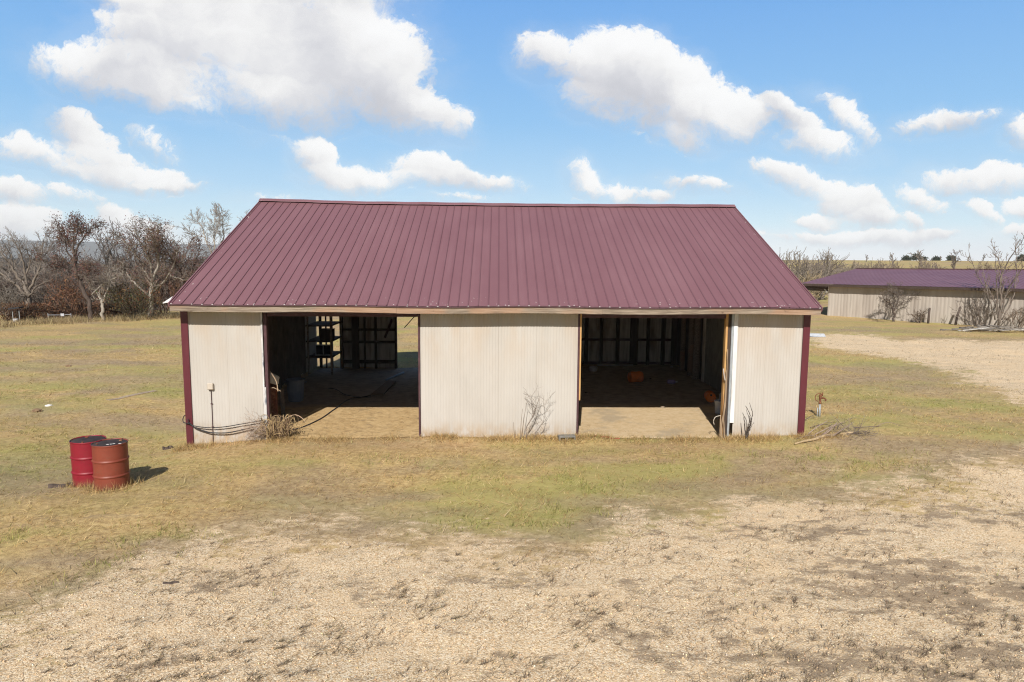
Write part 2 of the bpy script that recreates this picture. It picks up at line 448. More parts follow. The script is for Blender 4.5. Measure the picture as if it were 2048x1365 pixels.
# ------------------------------------------------------------------ mesh builder
class MB:
    def __init__(self):
        self.v = []; self.f = []; self.nv = 0; self.c = []; self.at = {}

    def add(self, verts, faces, col=None):
        verts = np.asarray(verts, float)
        o = self.nv
        self.v.append(verts); self.nv += len(verts)
        self.f.extend([tuple(i+o for i in f) for f in faces])
        self.c.append(np.tile(np.asarray(col if col is not None else (.5, .5, .5), float), (len(verts), 1)))

    def box(self, c, s, M=None, bev=0.0, col=None):
        """box centred at c with full sizes s; a small chamfer on all edges"""
        x, y, z = [k/2 for k in s]
        b = min(bev, x*.45, y*.45, z*.45)
        if b <= 0:
            V = np.array([(sx*x, sy*y, sz*z) for sz in (-1, 1) for sy in (-1, 1) for sx in (-1, 1)])
            Fc = [(0, 2, 3, 1), (4, 5, 7, 6), (0, 1, 5, 4), (2, 6, 7, 3), (0, 4, 6, 2), (1, 3, 7, 5)]
        else:
            import bmesh
            bm = bmesh.new(); bmesh.ops.create_cube(bm, size=1)
            for q in bm.verts: q.co = Vector((q.co.x*s[0], q.co.y*s[1], q.co.z*s[2]))
            bmesh.ops.bevel(bm, geom=bm.edges[:], offset=b, segments=1, affect='EDGES')
            V = np.array([q.co[:] for q in bm.verts]); bm.verts.index_update()
            Fc = [tuple(q.index for q in f.verts) for f in bm.faces]; bm.free()
        if M is not None: V = V @ np.array(M).T
        self.add(V+np.array(c), Fc, col)

    def beam(self, p, q, w, h, bev=.004, upv=(0, 0, 1), col=None):
        p = np.array(p, float); q = np.array(q, float)
        d = q-p; L = np.linalg.norm(d); d /= L
        u = np.array(upv, float); s = np.cross(u, d)
        if np.linalg.norm(s) < 1e-4: s = np.cross((0, 1, 0), d)
        s /= np.linalg.norm(s); u = np.cross(d, s)
        M = np.array([d, s, u]).T
        self.box((p+q)/2, (L, w, h), M, bev, col)

    def tube(self, pts, rad, n=6, cap=True, col=None):
        pts = np.asarray(pts, float); k = len(pts)
        rad = np.full(k, rad) if np.isscalar(rad) else np.asarray(rad, float)
        T = np.gradient(pts, axis=0); T /= np.linalg.norm(T, axis=1)[:, None]+1e-12
        ref = np.array((0., 0, 1)) if abs(T[0][2]) < .9 else np.array((1., 0, 0))
        A = np.cross(T, ref); nl = np.linalg.norm(A, axis=1)[:, None]; A = A/np.maximum(nl, 1e-6)
        B = np.cross(T, A)
        a = np.arange(n)*2*np.pi/n
        ring = np.cos(a)[None, :, None]*A[:, None, :] + np.sin(a)[None, :, None]*B[:, None, :]
        V = (pts[:, None, :] + ring*rad[:, None, None]).reshape(-1, 3)
        Fc = []
        for i in range(k-1):
            for j in range(n):
                j2 = (j+1) % n
                Fc.append((i*n+j, i*n+j2, (i+1)*n+j2, (i+1)*n+j))
        if cap:
            Fc.append(tuple(range(n-1, -1, -1))); Fc.append(tuple((k-1)*n+j for j in range(n)))
        self.add(V, Fc, col)

    def lathe(self, prof, n=32, M=None, c=(0, 0, 0), col=None):
        a = np.arange(n)*2*np.pi/n
        V = np.array([(r*math.cos(t), r*math.sin(t), z) for r, z in prof for t in a])
        Fc = []
        for i in range(len(prof)-1):
            for j in range(n):
                j2 = (j+1) % n
                Fc.append((i*n+j, i*n+j2, (i+1)*n+j2, (i+1)*n+j))
        if M is not None: V = V @ np.array(M).T
        self.add(V+np.array(c), Fc, col)

    def build(self, name, mat, parent=None, smooth=False, use_col=False, attrs=None):
        V = np.concatenate(self.v) if self.v else np.zeros((0, 3))
        loc = np.zeros(3)
        p = parent
        while p is not None:
            loc += np.array(p.location); p = p.parent
        me = bpy.data.meshes.new(name)
        me.from_pydata((V-loc).tolist(), [], self.f)
        if use_col:
            ca = me.attributes.new('col', 'FLOAT_COLOR', 'POINT')
            cc = np.concatenate(self.c); cc = np.concatenate([cc, np.ones((len(cc), 1))], 1)
            ca.data.foreach_set('color', cc.astype(np.float32).ravel())
        for k, arr in (attrs or {}).items():
            at = me.attributes.new(k, 'FLOAT', 'POINT'); at.data.foreach_set('value', np.asarray(arr, np.float32))
        if smooth: me.shade_smooth()
        me.materials.append(mat)
        ob = bpy.data.objects.new(name, me); COL.objects.link(ob)
        if parent is not None: ob.parent = parent
        return ob


def tag(o, label=None, cat=None, group=None, kind=None):
    if label: o['label'] = label
    if cat: o['category'] = cat
    if group: o['group'] = group
    if kind: o['kind'] = kind
    return o


def thing(name, label, cat, loc=(0, 0, 0), group=None):
    o = bpy.data.objects.new(name, None); o.empty_display_size = .2
    o.location = Vector([float(k) for k in loc]); COL.objects.link(o)
    return tag(o, label, cat, group)


def big_mesh(name, V, polys, mat, cols=None, attrs=None, smooth=False):
    """fast numpy mesh, polys = (n,k) index array"""
    me = bpy.data.meshes.new(name)
    n, k = polys.shape
    me.vertices.add(len(V)); me.vertices.foreach_set('co', np.asarray(V, np.float32).ravel())
    me.loops.add(n*k); me.loops.foreach_set('vertex_index', polys.astype(np.int32).ravel())
    me.polygons.add(n); me.polygons.foreach_set('loop_start', (np.arange(n)*k).astype(np.int32))
    try: me.polygons.foreach_set('loop_total', np.full(n, k, np.int32))
    except Exception: pass
    if cols is not None:
        ca = me.attributes.new('col', 'FLOAT_COLOR', 'POINT')
        ca.data.foreach_set('color', np.concatenate([cols, np.ones((len(cols), 1))], 1).astype(np.float32).ravel())
    for kk, arr in (attrs or {}).items():
        at = me.attributes.new(kk, 'FLOAT', 'POINT'); at.data.foreach_set('value', np.asarray(arr, np.float32))
    me.update(calc_edges=True); me.validate()
    if smooth: me.shade_smooth()
    me.materials.append(mat)
    ob = bpy.data.objects.new(name, me); COL.objects.link(ob)
    return ob


def grid_faces(nx, ny):
    i = np.arange((nx-1)*(ny-1)); a = (i // (nx-1))*nx + i % (nx-1)
    return np.stack([a, a+1, a+nx+1, a+nx], 1)


# ------------------------------------------------------------------ ground
def make_ground():
    def axis(lo, hi, step, far, grow):
        c = list(np.arange(lo, hi+1e-6, step)); s = step
        while c[-1] < far: s *= grow; c.append(c[-1]+s)
        s = step; l = []
        cur = lo
        while cur > -far: s *= grow; cur -= s; l.append(cur)
        return np.array(l[::-1]+c)
    xs = axis(-20, 20, .16, 4000, 1.055); ys = axis(2, 33, .12, 4000, 1.055)
    X, Y = np.meshgrid(xs, ys)
    x, y = X.ravel(), Y.ravel()
    z = H(x, y)
    o = big_mesh('ground', np.stack([x, y, z], 1), grid_faces(len(xs), len(ys)), MAT['ground'],
                 attrs={'gravel': gravel_mask(x, y), 'green': green_mask(x, y), 'dirt': dirt_mask(x, y), 'dead': dead_mask(x, y), 'earth': earth_mask(x, y)}, smooth=True)
    tag(o, kind='structure')
    # mountain ridge far to the left
    az = np.radians(np.linspace(-75, 8, 160)); v = []
    for r_, hh in ((2700, 0), (2900, .35), (3150, .8), (3400, 1.0), (3700, .55), (3900, 0)):
        prof = (62 + 22*(fbm(az*9, az*0+1, 77, 5)-.5) - 30*sstep(-.22, .1, az))*hh
        v.append(np.stack([np.sin(az)*r_, np.cos(az)*r_, -45*(1-hh) + prof], 1))
    v = np.concatenate(v)
    tag(big_mesh('hills', v, grid_faces(160, 6), MAT['mountain'], smooth=True), kind='structure')


# ------------------------------------------------------------------ blades and stones
def sample_wedge(n, rmin, rmax, half=52, power=1.6, off=1.2):
    """points round the viewpoint, thinning out with distance"""
    u = rng.random(n)
    k = 2-power
    r = (rmin**k + u*(rmax**k-rmin**k))**(1/k)
    a = np.radians(off+(rng.random(n)*2-1)*half)
    return r*np.sin(a), r*np.cos(a)


def in_barn(x, y, m=0.0):
    return (np.abs(x) < 7.33+m) & (y > 15.82-m) & (y < 27.45+m)


def blades(name, x, y, z, L, W, lean, col, dirbias=None):
    n = len(x)
    a = rng.random(n)*2*np.pi
    if dirbias is not None:
        a = np.where(rng.random(n) < .45, dirbias+rng.normal(0, .5, n), a)
    d = np.stack([np.cos(a)*np.cos(lean), np.sin(a)*np.cos(lean), np.sin(lean)], 1)
    b = rng.random(n)*2*np.pi
    s = np.stack([np.cos(b), np.sin(b), np.zeros(n)], 1)
    s = s - (s*d).sum(1)[:, None]*d*.8
    P = np.stack([x, y, z], 1)
    V = np.empty((n, 3, 3))
    V[:, 0] = P - s*W[:, None]*.5; V[:, 1] = P + s*W[:, None]*.5; V[:, 2] = P + d*L[:, None]
    return V.reshape(-1, 3), np.arange(3*n).reshape(n, 3), np.repeat(col, 3, 0)


def palette(n, cols, w, var=.34):
    cols = np.array(cols); i = rng.choice(len(cols), n, p=np.array(w)/sum(w))
    c = cols[i]*(1+(rng.random((n, 1))*2-1)*var)
    return np.clip(c*(1+(rng.random((n, 3))*2-1)*.06), 0, 1)


STRAW = [(.66, .475, .225), (.52, .355, .155), (.36, .235, .105), (.80, .63, .35), (.17, .115, .06), (.44, .375, .13)]


def make_grass():
    # straw
    n = 190000
    x, y = sample_wedge(n, 5.0, 48, power=1.75)
    tx, ty = sample_wedge(24000, 5.0, 40, power=1.7)
    k_ = rng.integers(4, 13, len(tx)); ii = np.repeat(np.arange(len(tx)), k_)
    rr_ = (.012+.03*rng.random(len(tx)))[ii]
    x = np.concatenate([x, tx[ii]+rng.normal(0, 1, len(ii))*rr_]); y = np.concatenate([y, ty[ii]+rng.normal(0, 1, len(ii))*rr_]); n = len(x)
    keep = ~in_barn(x, y, -.02)
    g = gravel_mask(x, y)
    clump = fbm(x*1.3, y*2.0, 55)
    keep &= rng.random(n) > g*np.where(clump > .53, .62, .97)
    keep &= rng.random(n) < .35+1.0*sstep(.25, .6, fbm(x*.8, y*.8, 61))
    x, y, g = x[keep], y[keep], g[keep]; n = len(x)
    dist = np.hypot(x, y)
    L = (.035+.085*rng.random(n)**1.5)*(1+dist*.012)
    W = (.0035+.0035*rng.random(n))*(1+dist*.05)
    c = palette(n, STRAW, [3, 3, 2, 1.2, 1, 1])
    om = (sstep(.45, .62, fbm(x*.13+3, y*.3, 141))*.28)[:, None]
    c = c*(1-om) + np.array((.47, .42, .15))*om
    em = (earth_mask(x, y)*.55)[:, None]
    c = c*(1-em) + np.array((.52, .345, .18))*em
    dm = dirt_mask(x, y)[:, None]
    c = c*(1-.65*dm) + np.array((.27, .205, .14))*.65*dm
    c = np.where((g > .55)[:, None], palette(n, [(.24, .18, .12), (.36, .27, .175), (.16, .115, .08)], [2, 1, 1]), c)
    gm = green_mask(x, y)
    isg = rng.random(n) < gm*.8
    c = np.where(isg[:, None], palette(n, [(.34, .34, .10), (.44, .42, .15), (.24, .25, .065)], [2, 1.3, 1]), c)
    V, P, C = blades('g', x, y, H(x, y)-.004, L, W, np.radians(8+50*rng.random(n)**1.4), c, R(25))
    tag(big_mesh('dry_grass', V, P, MAT['blade'], C), kind='stuff')
    # long bleached stray straws lying about
    n = 5200
    x, y = sample_wedge(n, 6.0, 30, power=1.6)
    kp = ~in_barn(x, y, .3) & (gravel_mask(x, y) < .5)
    x, y = x[kp], y[kp]; n = len(x)
    V, P, C = blades('g', x, y, H(x, y)+.03*rng.random(n), .18+.32*rng.random(n), .006+.004*rng.random(n)+.0003*np.hypot(x, y), np.radians(rng.normal(1, 5, n)), palette(n, [(.86, .70, .42), (.76, .58, .32), (.60, .44, .24)], [2, 2, 1], .12))
    tag(big_mesh('stray_straw', V, P, MAT['blade'], C), kind='stuff')
    # green tufts
    n = 26000
    ci = rng.integers(0, len(GREEN), n)
    G_ = np.array(GREEN)
    x = G_[ci, 0]+rng.normal(0, .85, n)*G_[ci, 2]; y = G_[ci, 1]+rng.normal(0, 1.0, n)*G_[ci, 3]
    kp = (fbm(x*2.2, y*2.6, 17) > .47+.1*rng.random(n)) & ~in_barn(x, y) & (gravel_mask(x, y) < .6) & (rng.random(n) < G_[ci, 4])
    x, y = x[kp], y[kp]; n = len(x); dist = np.hypot(x, y)
    V, P, C = blades('g', x, y, H(x, y)-.004, .05+.09*rng.random(n), (.005+.004*rng.random(n))*(1+.04*dist), np.radians(25+55*rng.random(n)),
                     palette(n, [(.30, .30, .09), (.40, .37, .125), (.21, .22, .065), (.54, .46, .20)], [3, 2, 1.5, 1]))
    tag(big_mesh('green_grass', V, P, MAT['blade'], C), kind='stuff')
    # dark dead tufts matted on the gravel
    nt = 3000
    tx, ty = sample_wedge(nt*3, 5.0, 15, power=1.3)
    kp = (gravel_mask(tx, ty) > .6) & (rng.random(nt*3) < .05+.75*sstep(.53, .76, fbm(tx*.9, ty*1.5, 71)+.22*dead_mask(tx, ty)))
    tx, ty = tx[kp][:nt], ty[kp][:nt]
    per = rng.integers(4, 34, len(tx))
    ii = np.repeat(np.arange(len(tx)), per); n = len(ii)
    sz = (.02+.13*rng.random(len(tx))**3)[ii]
    u = rng.normal(0, 1, n)*sz; v = rng.normal(0, .35, n)*sz
    ca, sa = math.cos(R(30)), math.sin(R(30))
    x = tx[ii]+u*ca-v*sa; y = ty[ii]+u*sa+v*ca
    V, P, C = blades('g', x, y, H(x, y)-.003, .04+.08*rng.random(n), .004+.003*rng.random(n), np.radians(5+40*rng.random(n)),
                     palette(n, [(.14, .105, .08), (.23, .175, .12), (.34, .26, .175), (.17, .17, .07)], [2, 2, 1, .4]), R(30))
    tag(big_mesh('dead_grass', V, P, MAT['blade'], C), kind='stuff')
    feet = [(-7.08, 12.28, .33, 700), (-7.60, 12.50, .33, 500), (8.74, 18.0, .12, 160), (1.60, 15.45, .28, 500), (.75, 15.4, .35, 500), (6.1, 15.5, .25, 200), (-7.3, 15.7, .2, 250), (7.35, 15.6, .3, 350), (8.0, 16.3, .5, 300)]
    X_, Y_ = [], []
    for cx, cy, rr, k in feet:
        a = rng.random(k)*6.283; q = rr*(.9+.35*np.abs(rng.normal(0, 1, k))) if rr == .33 else rr*np.abs(rng.normal(0, 1, k))
        X_.append(cx+q*np.cos(a)); Y_.append(np.minimum(cy+q*np.sin(a), 15.80) if 15 < cy < 16 else cy+q*np.sin(a))
    x, y = np.concatenate(X_), np.concatenate(Y_); n = len(x)
    V, P, C = blades('g', x, y, H(x, y)-.005, .06+.16*rng.random(n)**1.5, .005+.004*rng.random(n), np.radians(25+60*rng.random(n)), palette(n, STRAW, [3, 3, 2, 1, 1.2, 1.2]))
    tag(big_mesh('tufted_grass', V, P, MAT['blade'], C), kind='stuff')
    # straw and litter drifted along the foot of the barn wall and over its threshold
    n = 42000
    x = rng.uniform(-7.5, 8.2, n); y = 15.76-np.abs(rng.normal(0, .22, n))
    kp = rng.random(n) < .12+.9*sstep(.38, .6, fbm(x*1.6, y*0, 81))
    k2 = rng.random(n) < np.where(x < 0, .42, .16)
    y = np.where(k2 & (x > -5.3) & (x < 5.3) & ((x < -1.9) | (x > 2.0)), 15.8+np.where(x < 0, 3.4, 1.6)*rng.random(n)**np.where(x < 0, 1.3, 2.2), y)
    x, y = x[kp], y[kp]; n = len(x)
    inside = in_barn(x, y)
    z = np.where(inside, FZ(x, y)+.004, H(x, y)-.004)
    lean = np.where(inside, np.radians(2+6*rng.random(n)), np.radians(10+55*rng.random(n)))
    V, P, C = blades('g', x, y, z, .05+.15*rng.random(n)**1.3, .005+.004*rng.random(n), lean, palette(n, STRAW, [3, 3, 2, 1.5, 1.2, .3]))
    tag(big_mesh('drifted_straw', V, P, MAT['blade'], C), kind='stuff')
    # tall pale grass along the hedge
    n = 26000
    t = rng.random(n)
    e0, e1 = spot(-140, 664), spot(470, 632)
    x = e0[0]+t*(e1[0]-e0[0]); y = e0[1]+t*(e1[1]-e0[1])
    off = rng.normal(0, .9, n); y = y+off+1.2; x = x+rng.normal(0, .4, n)
    kp = rng.random(n) < .2+sstep(.35, .65, fbm(x*.5, y*.5, 91))
    x, y = x[kp], y[kp]; n = len(x)
    V, P, C = blades('g', x, y, H(x, y)-.02, (.12+.45*rng.random(n)**1.5), .018+.014*rng.random(n), np.radians(45+33*rng.random(n)),
                     palette(n, [(.47, .37, .20), (.38, .29, .16), (.55, .45, .27), (.25, .17, .10)], [3, 2, 1, 1]))
    tag(big_mesh('tall_dry_grass', V, P, MAT['blade'], C), kind='stuff')
    # rusty bramble strip under the hedge trees
    n = 22000
    t = rng.random(n)
    e0, e1 = spot(-60, 652), spot(250, 640)
    x = e0[0]+t*(e1[0]-e0[0])+rng.normal(0, .3, n); y = e0[1]+t*(e1[1]-e0[1])+2.2+rng.random(n)*2.2
    zz = rng.random(n)**1.4*1.25*(.35+.9*fbm(x*.6, y*.6, 95))
    V, P, C = blades('g', x, y, H(x, y)+zz, .10+.25*rng.random(n), .04+.03*rng.random(n), np.radians(-20+90*rng.random(n)),
                     palette(n, [(.17, .085, .05), (.27, .135, .065), (.12, .07, .05), (.32, .19, .10), (.20, .155, .115)], [2, 1, 2, .6, 2]))
    tag(big_mesh('bramble', V, P, MAT['blade'], C), kind='stuff')
    # loose stones on the gravel
    n = 55000
    x, y = sample_wedge(n, 4.8, 17, power=1.6)
    kp = (gravel_mask(x, y) > .55) & (rng.random(n) < .95)
    x, y = x[kp], y[kp]; n = len(x)
    s = (.004+.011*rng.random(n)**3.5)
    base = np.array([(1, 0, 0), (0, 1, 0), (-1, 0, 0), (0, -1, 0), (0, 0, .75), (0, 0, -.4)])
    a = rng.random(n)*6.28
    V = base[None]*s[:, None, None]*(.65+.7*rng.random((n, 6, 1)))
    Vr = V.copy(); Vr[..., 0] = V[..., 0]*np.cos(a)[:, None]-V[..., 1]*np.sin(a)[:, None]; Vr[..., 1] = V[..., 0]*np.sin(a)[:, None]+V[..., 1]*np.cos(a)[:, None]
    Vr += np.stack([x, y, H(x, y)+s*.3], 1)[:, None]
    fc = np.array([(0, 1, 4), (1, 2, 4), (2, 3, 4), (3, 0, 4), (1, 0, 5), (2, 1, 5), (3, 2, 5), (0, 3, 5)])
    P = (fc[None]+6*np.arange(n)[:, None, None]).reshape(-1, 3)
    C = np.repeat(palette(n, [(.68, .50, .305), (.74, .57, .37), (.50, .345, .20), (.84, .72, .55), (.42, .36, .30)], [3, 3, 2, 1, .5]), 6, 0)
    tag(big_mesh('gravel', Vr.reshape(-1, 3), P, MAT['stone'], C), kind='stuff')


# ------------------------------------------------------------------ barn
W0, YB, YE = 15.84, 27.40, 15.39       # front wall, back wall, eave line
YR, ZE, ZR = 21.62, 3.20, 5.95         # ridge line, eave height, ridge height
XL, XR = -7.29, 7.29                   # wall corners
EL, ER = -7.36, 7.36                   # roof ends
PITCH_T = (ZR-ZE)/(YR-YE)


def corrugated(p0, p1, zb, zt, pitch=.068, amp=.0044, nz=10, wav=.006, seed=1, thick_dir=1, gx=None):
    """corrugated vertical sheet from p0 to p1 (x,y)"""
    p0 = np.array(p0, float); p1 = np.array(p1, float)
    L = np.linalg.norm(p1-p0); d = (p1-p0)/L; nrm = np.array([d[1], -d[0]])*thick_dir
    k = max(4, int(L/pitch*8))
    s = np.linspace(0, L, k)
    zz = np.linspace(0, 1, nz)
    S, Z = np.meshgrid(s, zz)
    zbv = zb(p0[0]+d[0]*s, p0[1]+d[1]*s) if callable(zb) else np.full(k, zb)
    ztv = np.full(k, zt) if not callable(zt) else zt(p0[0]+d[0]*s, p0[1]+d[1]*s)
    z = zbv[None, :]*(1-Z)+ztv[None, :]*Z
    off = amp*2*(np.abs(np.sin(S/pitch*np.pi))-.5)*(.35+1.3*fbm(S*1.9+seed, z*.35, seed+2)) + wav*2*(fbm(S*1.1+seed*9, z*.9, seed)-.5)
    V = np.stack([p0[0]+d[0]*S+nrm[0]*off, p0[1]+d[1]*S+nrm[1]*off, z], -1).reshape(-1, 3)
    return V, grid_faces(k, nz)


def sheet_part(name, mat, parent, *a, **k):
    V, Fc = corrugated(*a, **k)
    mb = MB(); mb.add(V, [tuple(int(q) for q in f) for f in Fc])
    return mb.build(name, mat, parent, smooth=True)


def rib_roof(name, mat, parent, P00, u, v, L, S, pitch=.2286, rib=.016, sag=None, nv=16, lw=.019):
    """ribbed roof slope: origin P00, u along eave, v up slope"""
    P00, u, v = [np.array(k, float) for k in (P00, u, v)]
    nrm = np.cross(u, v); nrm /= np.linalg.norm(nrm)
    if nrm[2] < 0: nrm = -nrm
    s = [0.]; h = [0.]; rib_shade = [0.]
    k = int(L/pitch)
    first = (L-k*pitch)/2
    for i in range(k+1):
        c = first+i*pitch
        for ds, hh, r_ in ((-lw*.9, 0, .15), (-lw*.35, rib, .5), (lw*.35, rib, .5), (lw*.55, 0, 1.), (lw*.95, 0, 1.), (lw*1.2, 0, 0)):  # dark value on one flank stands in for the rib's shadow
            q = c+ds
            if 0 < q < L: s.append(q); h.append(hh); rib_shade.append(r_)
        for ds in (.33, .67):
            q = c+ds*pitch
            if 0 < q < L: s.append(q); h.append(0.002); rib_shade.append(0)
    s.append(L); h.append(0); rib_shade.append(0)
    o = np.argsort(s); s, h, rib_shade = np.array(s)[o], np.array(h)[o], np.array(rib_shade)[o]
    t = np.linspace(0, 1, nv)
    A, T = np.meshgrid(s, t)
    V = P00+A[..., None]*u+(T*S)[..., None]*v+np.tile(h, (nv, 1))[..., None]*nrm
    if sag is not None: V[..., 2] += sag(A, T)
    mb = MB(); mb.add(V.reshape(-1, 3), [tuple(int(q) for q in f) for f in grid_faces(len(s), nv)])
    return mb.build(name, mat, parent, attrs={'rib': np.tile(rib_shade, nv)})


def ridge_wave(x):
    return .06*sstep(-4.0, -7.4, x)+.03*sstep(-1, 4, x)*0 - .025*np.exp(-((x-1.5)/3.5)**2)


def eave_wave(x):
    return .012*np.sin(x*1.3+.5)+.02*sstep(-5, -7.3, x)


def make_barn():
    barn = thing('barn', 'wide cream corrugated metal barn with maroon roof and two open bays', 'barn', (0, W0, 0))
    ztop = 3.06
    def zb(x, y): return H(x, y*0+15.6)-.06
    # cladding
    w1 = sheet_part('front_panel', MAT['siding'], barn, (-7.2, W0), (-5.50, W0), zb, ztop, seed=2)
    w2 = sheet_part('front_panel', MAT['siding'], barn, (-1.82, W0), (1.86, W0), zb, ztop, seed=5)
    w3 = sheet_part('front_panel', MAT['siding'], barn, (5.60, W0), (7.2, W0), zb, ztop, seed=8)
    for x in (XL, XR):
        def zs(xx, yy): return H(xx*0+x*1.02, yy)-.08
        def zt(xx, yy): return np.minimum(ZE+.0+(yy-YE)*PITCH_T, ZE+(2*YR-YE-yy)*PITCH_T)-.06
        sheet_part('side_wall', MAT['siding'], barn, (x, W0+.02), (x, YB-.02), zs, zt, seed=11, thick_dir=1 if x > 0 else -1, nz=6)
    # back wall: corner gap, sheets, doorway, sheets
    zbk = lambda x, y: H(x, y*0+27.7)-.05
    for a, b in ((-6.30, -4.08), (-1.80, XR-.02)):
        sheet_part('back_wall', MAT['galv'], barn, (a, YB), (b, YB), zbk, 3.06, seed=int(abs(a*7)), thick_dir=-1, nz=5)
    mb = MB(); mb.box((-5.1, YB-.02, 2.99), (4.3, .05, .2)); mb.box((-2.94, YB, 2.5), (2.26, .06, 1.0))
    mb.build('back_door_header', MAT['dark_timber'], barn)
    # lining sheets inside: dark boards on left wall, grey panel on right wall
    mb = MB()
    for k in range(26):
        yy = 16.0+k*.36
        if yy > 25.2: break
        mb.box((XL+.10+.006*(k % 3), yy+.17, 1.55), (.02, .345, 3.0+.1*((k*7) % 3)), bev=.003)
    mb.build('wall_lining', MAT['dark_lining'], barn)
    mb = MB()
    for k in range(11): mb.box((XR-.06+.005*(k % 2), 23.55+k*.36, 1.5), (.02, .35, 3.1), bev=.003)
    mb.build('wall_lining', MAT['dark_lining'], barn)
    mb = MB(); mb.box((XR-.06, YB-.08, 1.5), (.16, .16, 3.1), bev=.005); mb.build('stud', MAT['dark_timber'], barn)
    mb = MB(); mb.box((XR-.12, 20.1, 1.42), (.02, 6.4, 2.72), bev=.004)
    mb.build('wall_panel', MAT['grey_board'], barn)
    mb = MB(); mb.box((XR-.14, 23.38, 1.42), (.07, .20, 2.74), bev=.006)
    mb.build('panel_edge', MAT['pale_board'], barn)
    mb = MB()
    for k in range(22):
        mb.box((1.2+.006*(k % 2), 16.2+k*.51, 1.6), (.02, .5, 3.2), bev=.003)
    mb.build('unseen_partition', MAT['dark_lining'], barn)  # unseen wall, added to keep rear doorway light out of the right bay
    # studs on the back wall: (x, width, depth)
    for x, w, d in ((-7.12, .10, .10), (-6.90, .05, .09), (-6.66, .05, .09), (-6.28, .12, .14), (-5.72, .26, .2), (-5.36, .07, .1), (-4.92, .09, .1), (-4.11, .09, .12),
                    (3.55, .14, .14), (4.16, .12, .12), (4.82, .14, .14), (5.47, .30, .2), (6.05, .12, .12), (6.66, .14, .14), (7.08, .16, .16)):
        mb = MB(); mb.box((x, YB-.05-d/2, 1.45), (w, d, 3.2), bev=.006)
        mb.build('stud', MAT['dark_timber'], barn)
    for x in np.arange(-1.4, 3.2, .66):
        mb = MB(); mb.box((x, YB-.11, 1.45), (.1, .12, 3.2), bev=.006); mb.build('stud', MAT['dark_timber'], barn)
    # right wall posts
    for y, w in ((24.05, .26), (24.75, .24), (25.9, .2)):
        mb = MB(); mb.tube([(XR-.2, y, -.05), (XR-.19, y, 1.5), (XR-.2, y+.02, 3.1)], [w*.5, w*.47, w*.45], 10)
        mb.build('post', MAT['timber'], barn, smooth=True)
    # girts
    for z, h in ((1.42, .09), (.92, .10), (2.35, .09), (.12, .14)):
        mb = MB(); mb.box((-5.2, YB-.04, z), (2.15, .05, h), bev=.004); mb.build('girt', MAT['dark_timber'], barn)
    for z, h in ((1.06, .09), (2.3, .09), (.1, .12)):
        mb = MB(); mb.box((2.75, YB-.04, z), (8.7, .05, h), bev=.004); mb.build('girt', MAT['purlin_steel'], barn)
    # door brace in the rear doorway
    mb = MB(); mb.beam((-4.55, YB-.12, 1.1), (-4.25, YB-.12, 1.85), .05, .09); mb.build('brace', MAT['purlin_steel'], barn)
    mb = MB(); mb.beam((-3.78, YB-.02, 1.50), (-3.28, YB-.02, 2.05), .025, .035); mb.build('brace', MAT['dark_timber'], barn)
    # roof slopes
    S = math.hypot(YR-YE, ZR-ZE); v = np.array([0, YR-YE, ZR-ZE])/S
    L = ER-EL
    def sagf(A, T):
        x = EL+A
        return ridge_wave(x)*T + eave_wave(x)*(1-T) + .012*np.sin(T*3.14)*np.sin(x*.9)
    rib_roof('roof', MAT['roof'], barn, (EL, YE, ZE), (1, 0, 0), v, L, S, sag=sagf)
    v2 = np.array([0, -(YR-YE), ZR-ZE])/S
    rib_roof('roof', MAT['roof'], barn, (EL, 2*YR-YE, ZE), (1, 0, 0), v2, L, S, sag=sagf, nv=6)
    # underside deck
    mb = MB()
    for sgn in (1, -1):
        ya = YE if sgn > 0 else 2*YR-YE
        q = [(EL+.05, ya+sgn*.02, ZE-.05), (ER-.05, ya+sgn*.02, ZE-.05), (ER-.05, YR, ZR-.09), (EL+.05, YR, ZR-.09)]
        mb.add(q, [(0, 1, 2, 3)])
    mb.build('roof_deck', MAT['primer'], barn)
    for x in np.linspace(-6.6, 6.6, 8):
        mb = MB(); mb.beam((x, W0+.08, 3.0), (x, YB-.08, 3.0), .05, .15)
        mb.beam((x, W0+.08, 3.1), (x, YR, ZR-.2), .05, .14); mb.beam((x, YB-.08, 3.1), (x, YR, ZR-.2), .05, .14)
        mb.build('truss', MAT['dark_timber'], barn)
    # ridge cap
    mb = MB(); xs = np.linspace(EL-.02, ER+.02, 60)
    pr = [(-.17, -.055), (-.165, -.045), (-.03, .03), (.03, .03), (.165, -.045), (.17, -.055)]
    V = np.array([(x, YR+a, ZR+.03+b+ridge_wave(x)+.004*math.sin(x*5)) for a, b in pr for x in xs])
    mb.add(V, [tuple(int(q) for q in f) for f in grid_faces(60, len(pr))])
    mb.build('ridge_cap', MAT['roof'], barn, attrs={'rib': np.zeros(len(V))})
    # rake trims at both gable ends
    for x, sg in ((EL, -1), (ER, 1)):
        for ya, sgn in ((YE, 1), (2*YR-YE, -1)):
            mb = MB(); wv = float(ridge_wave(x)); ew = float(eave_wave(x))
            mb.beam((x+sg*.012, ya, ZE-.03+ew), (x+sg*.012, YR, ZR-.03+wv), .03, .11)
            mb.build('rake_trim', MAT['roof'], barn, attrs={'rib': np.zeros(mb.nv)})
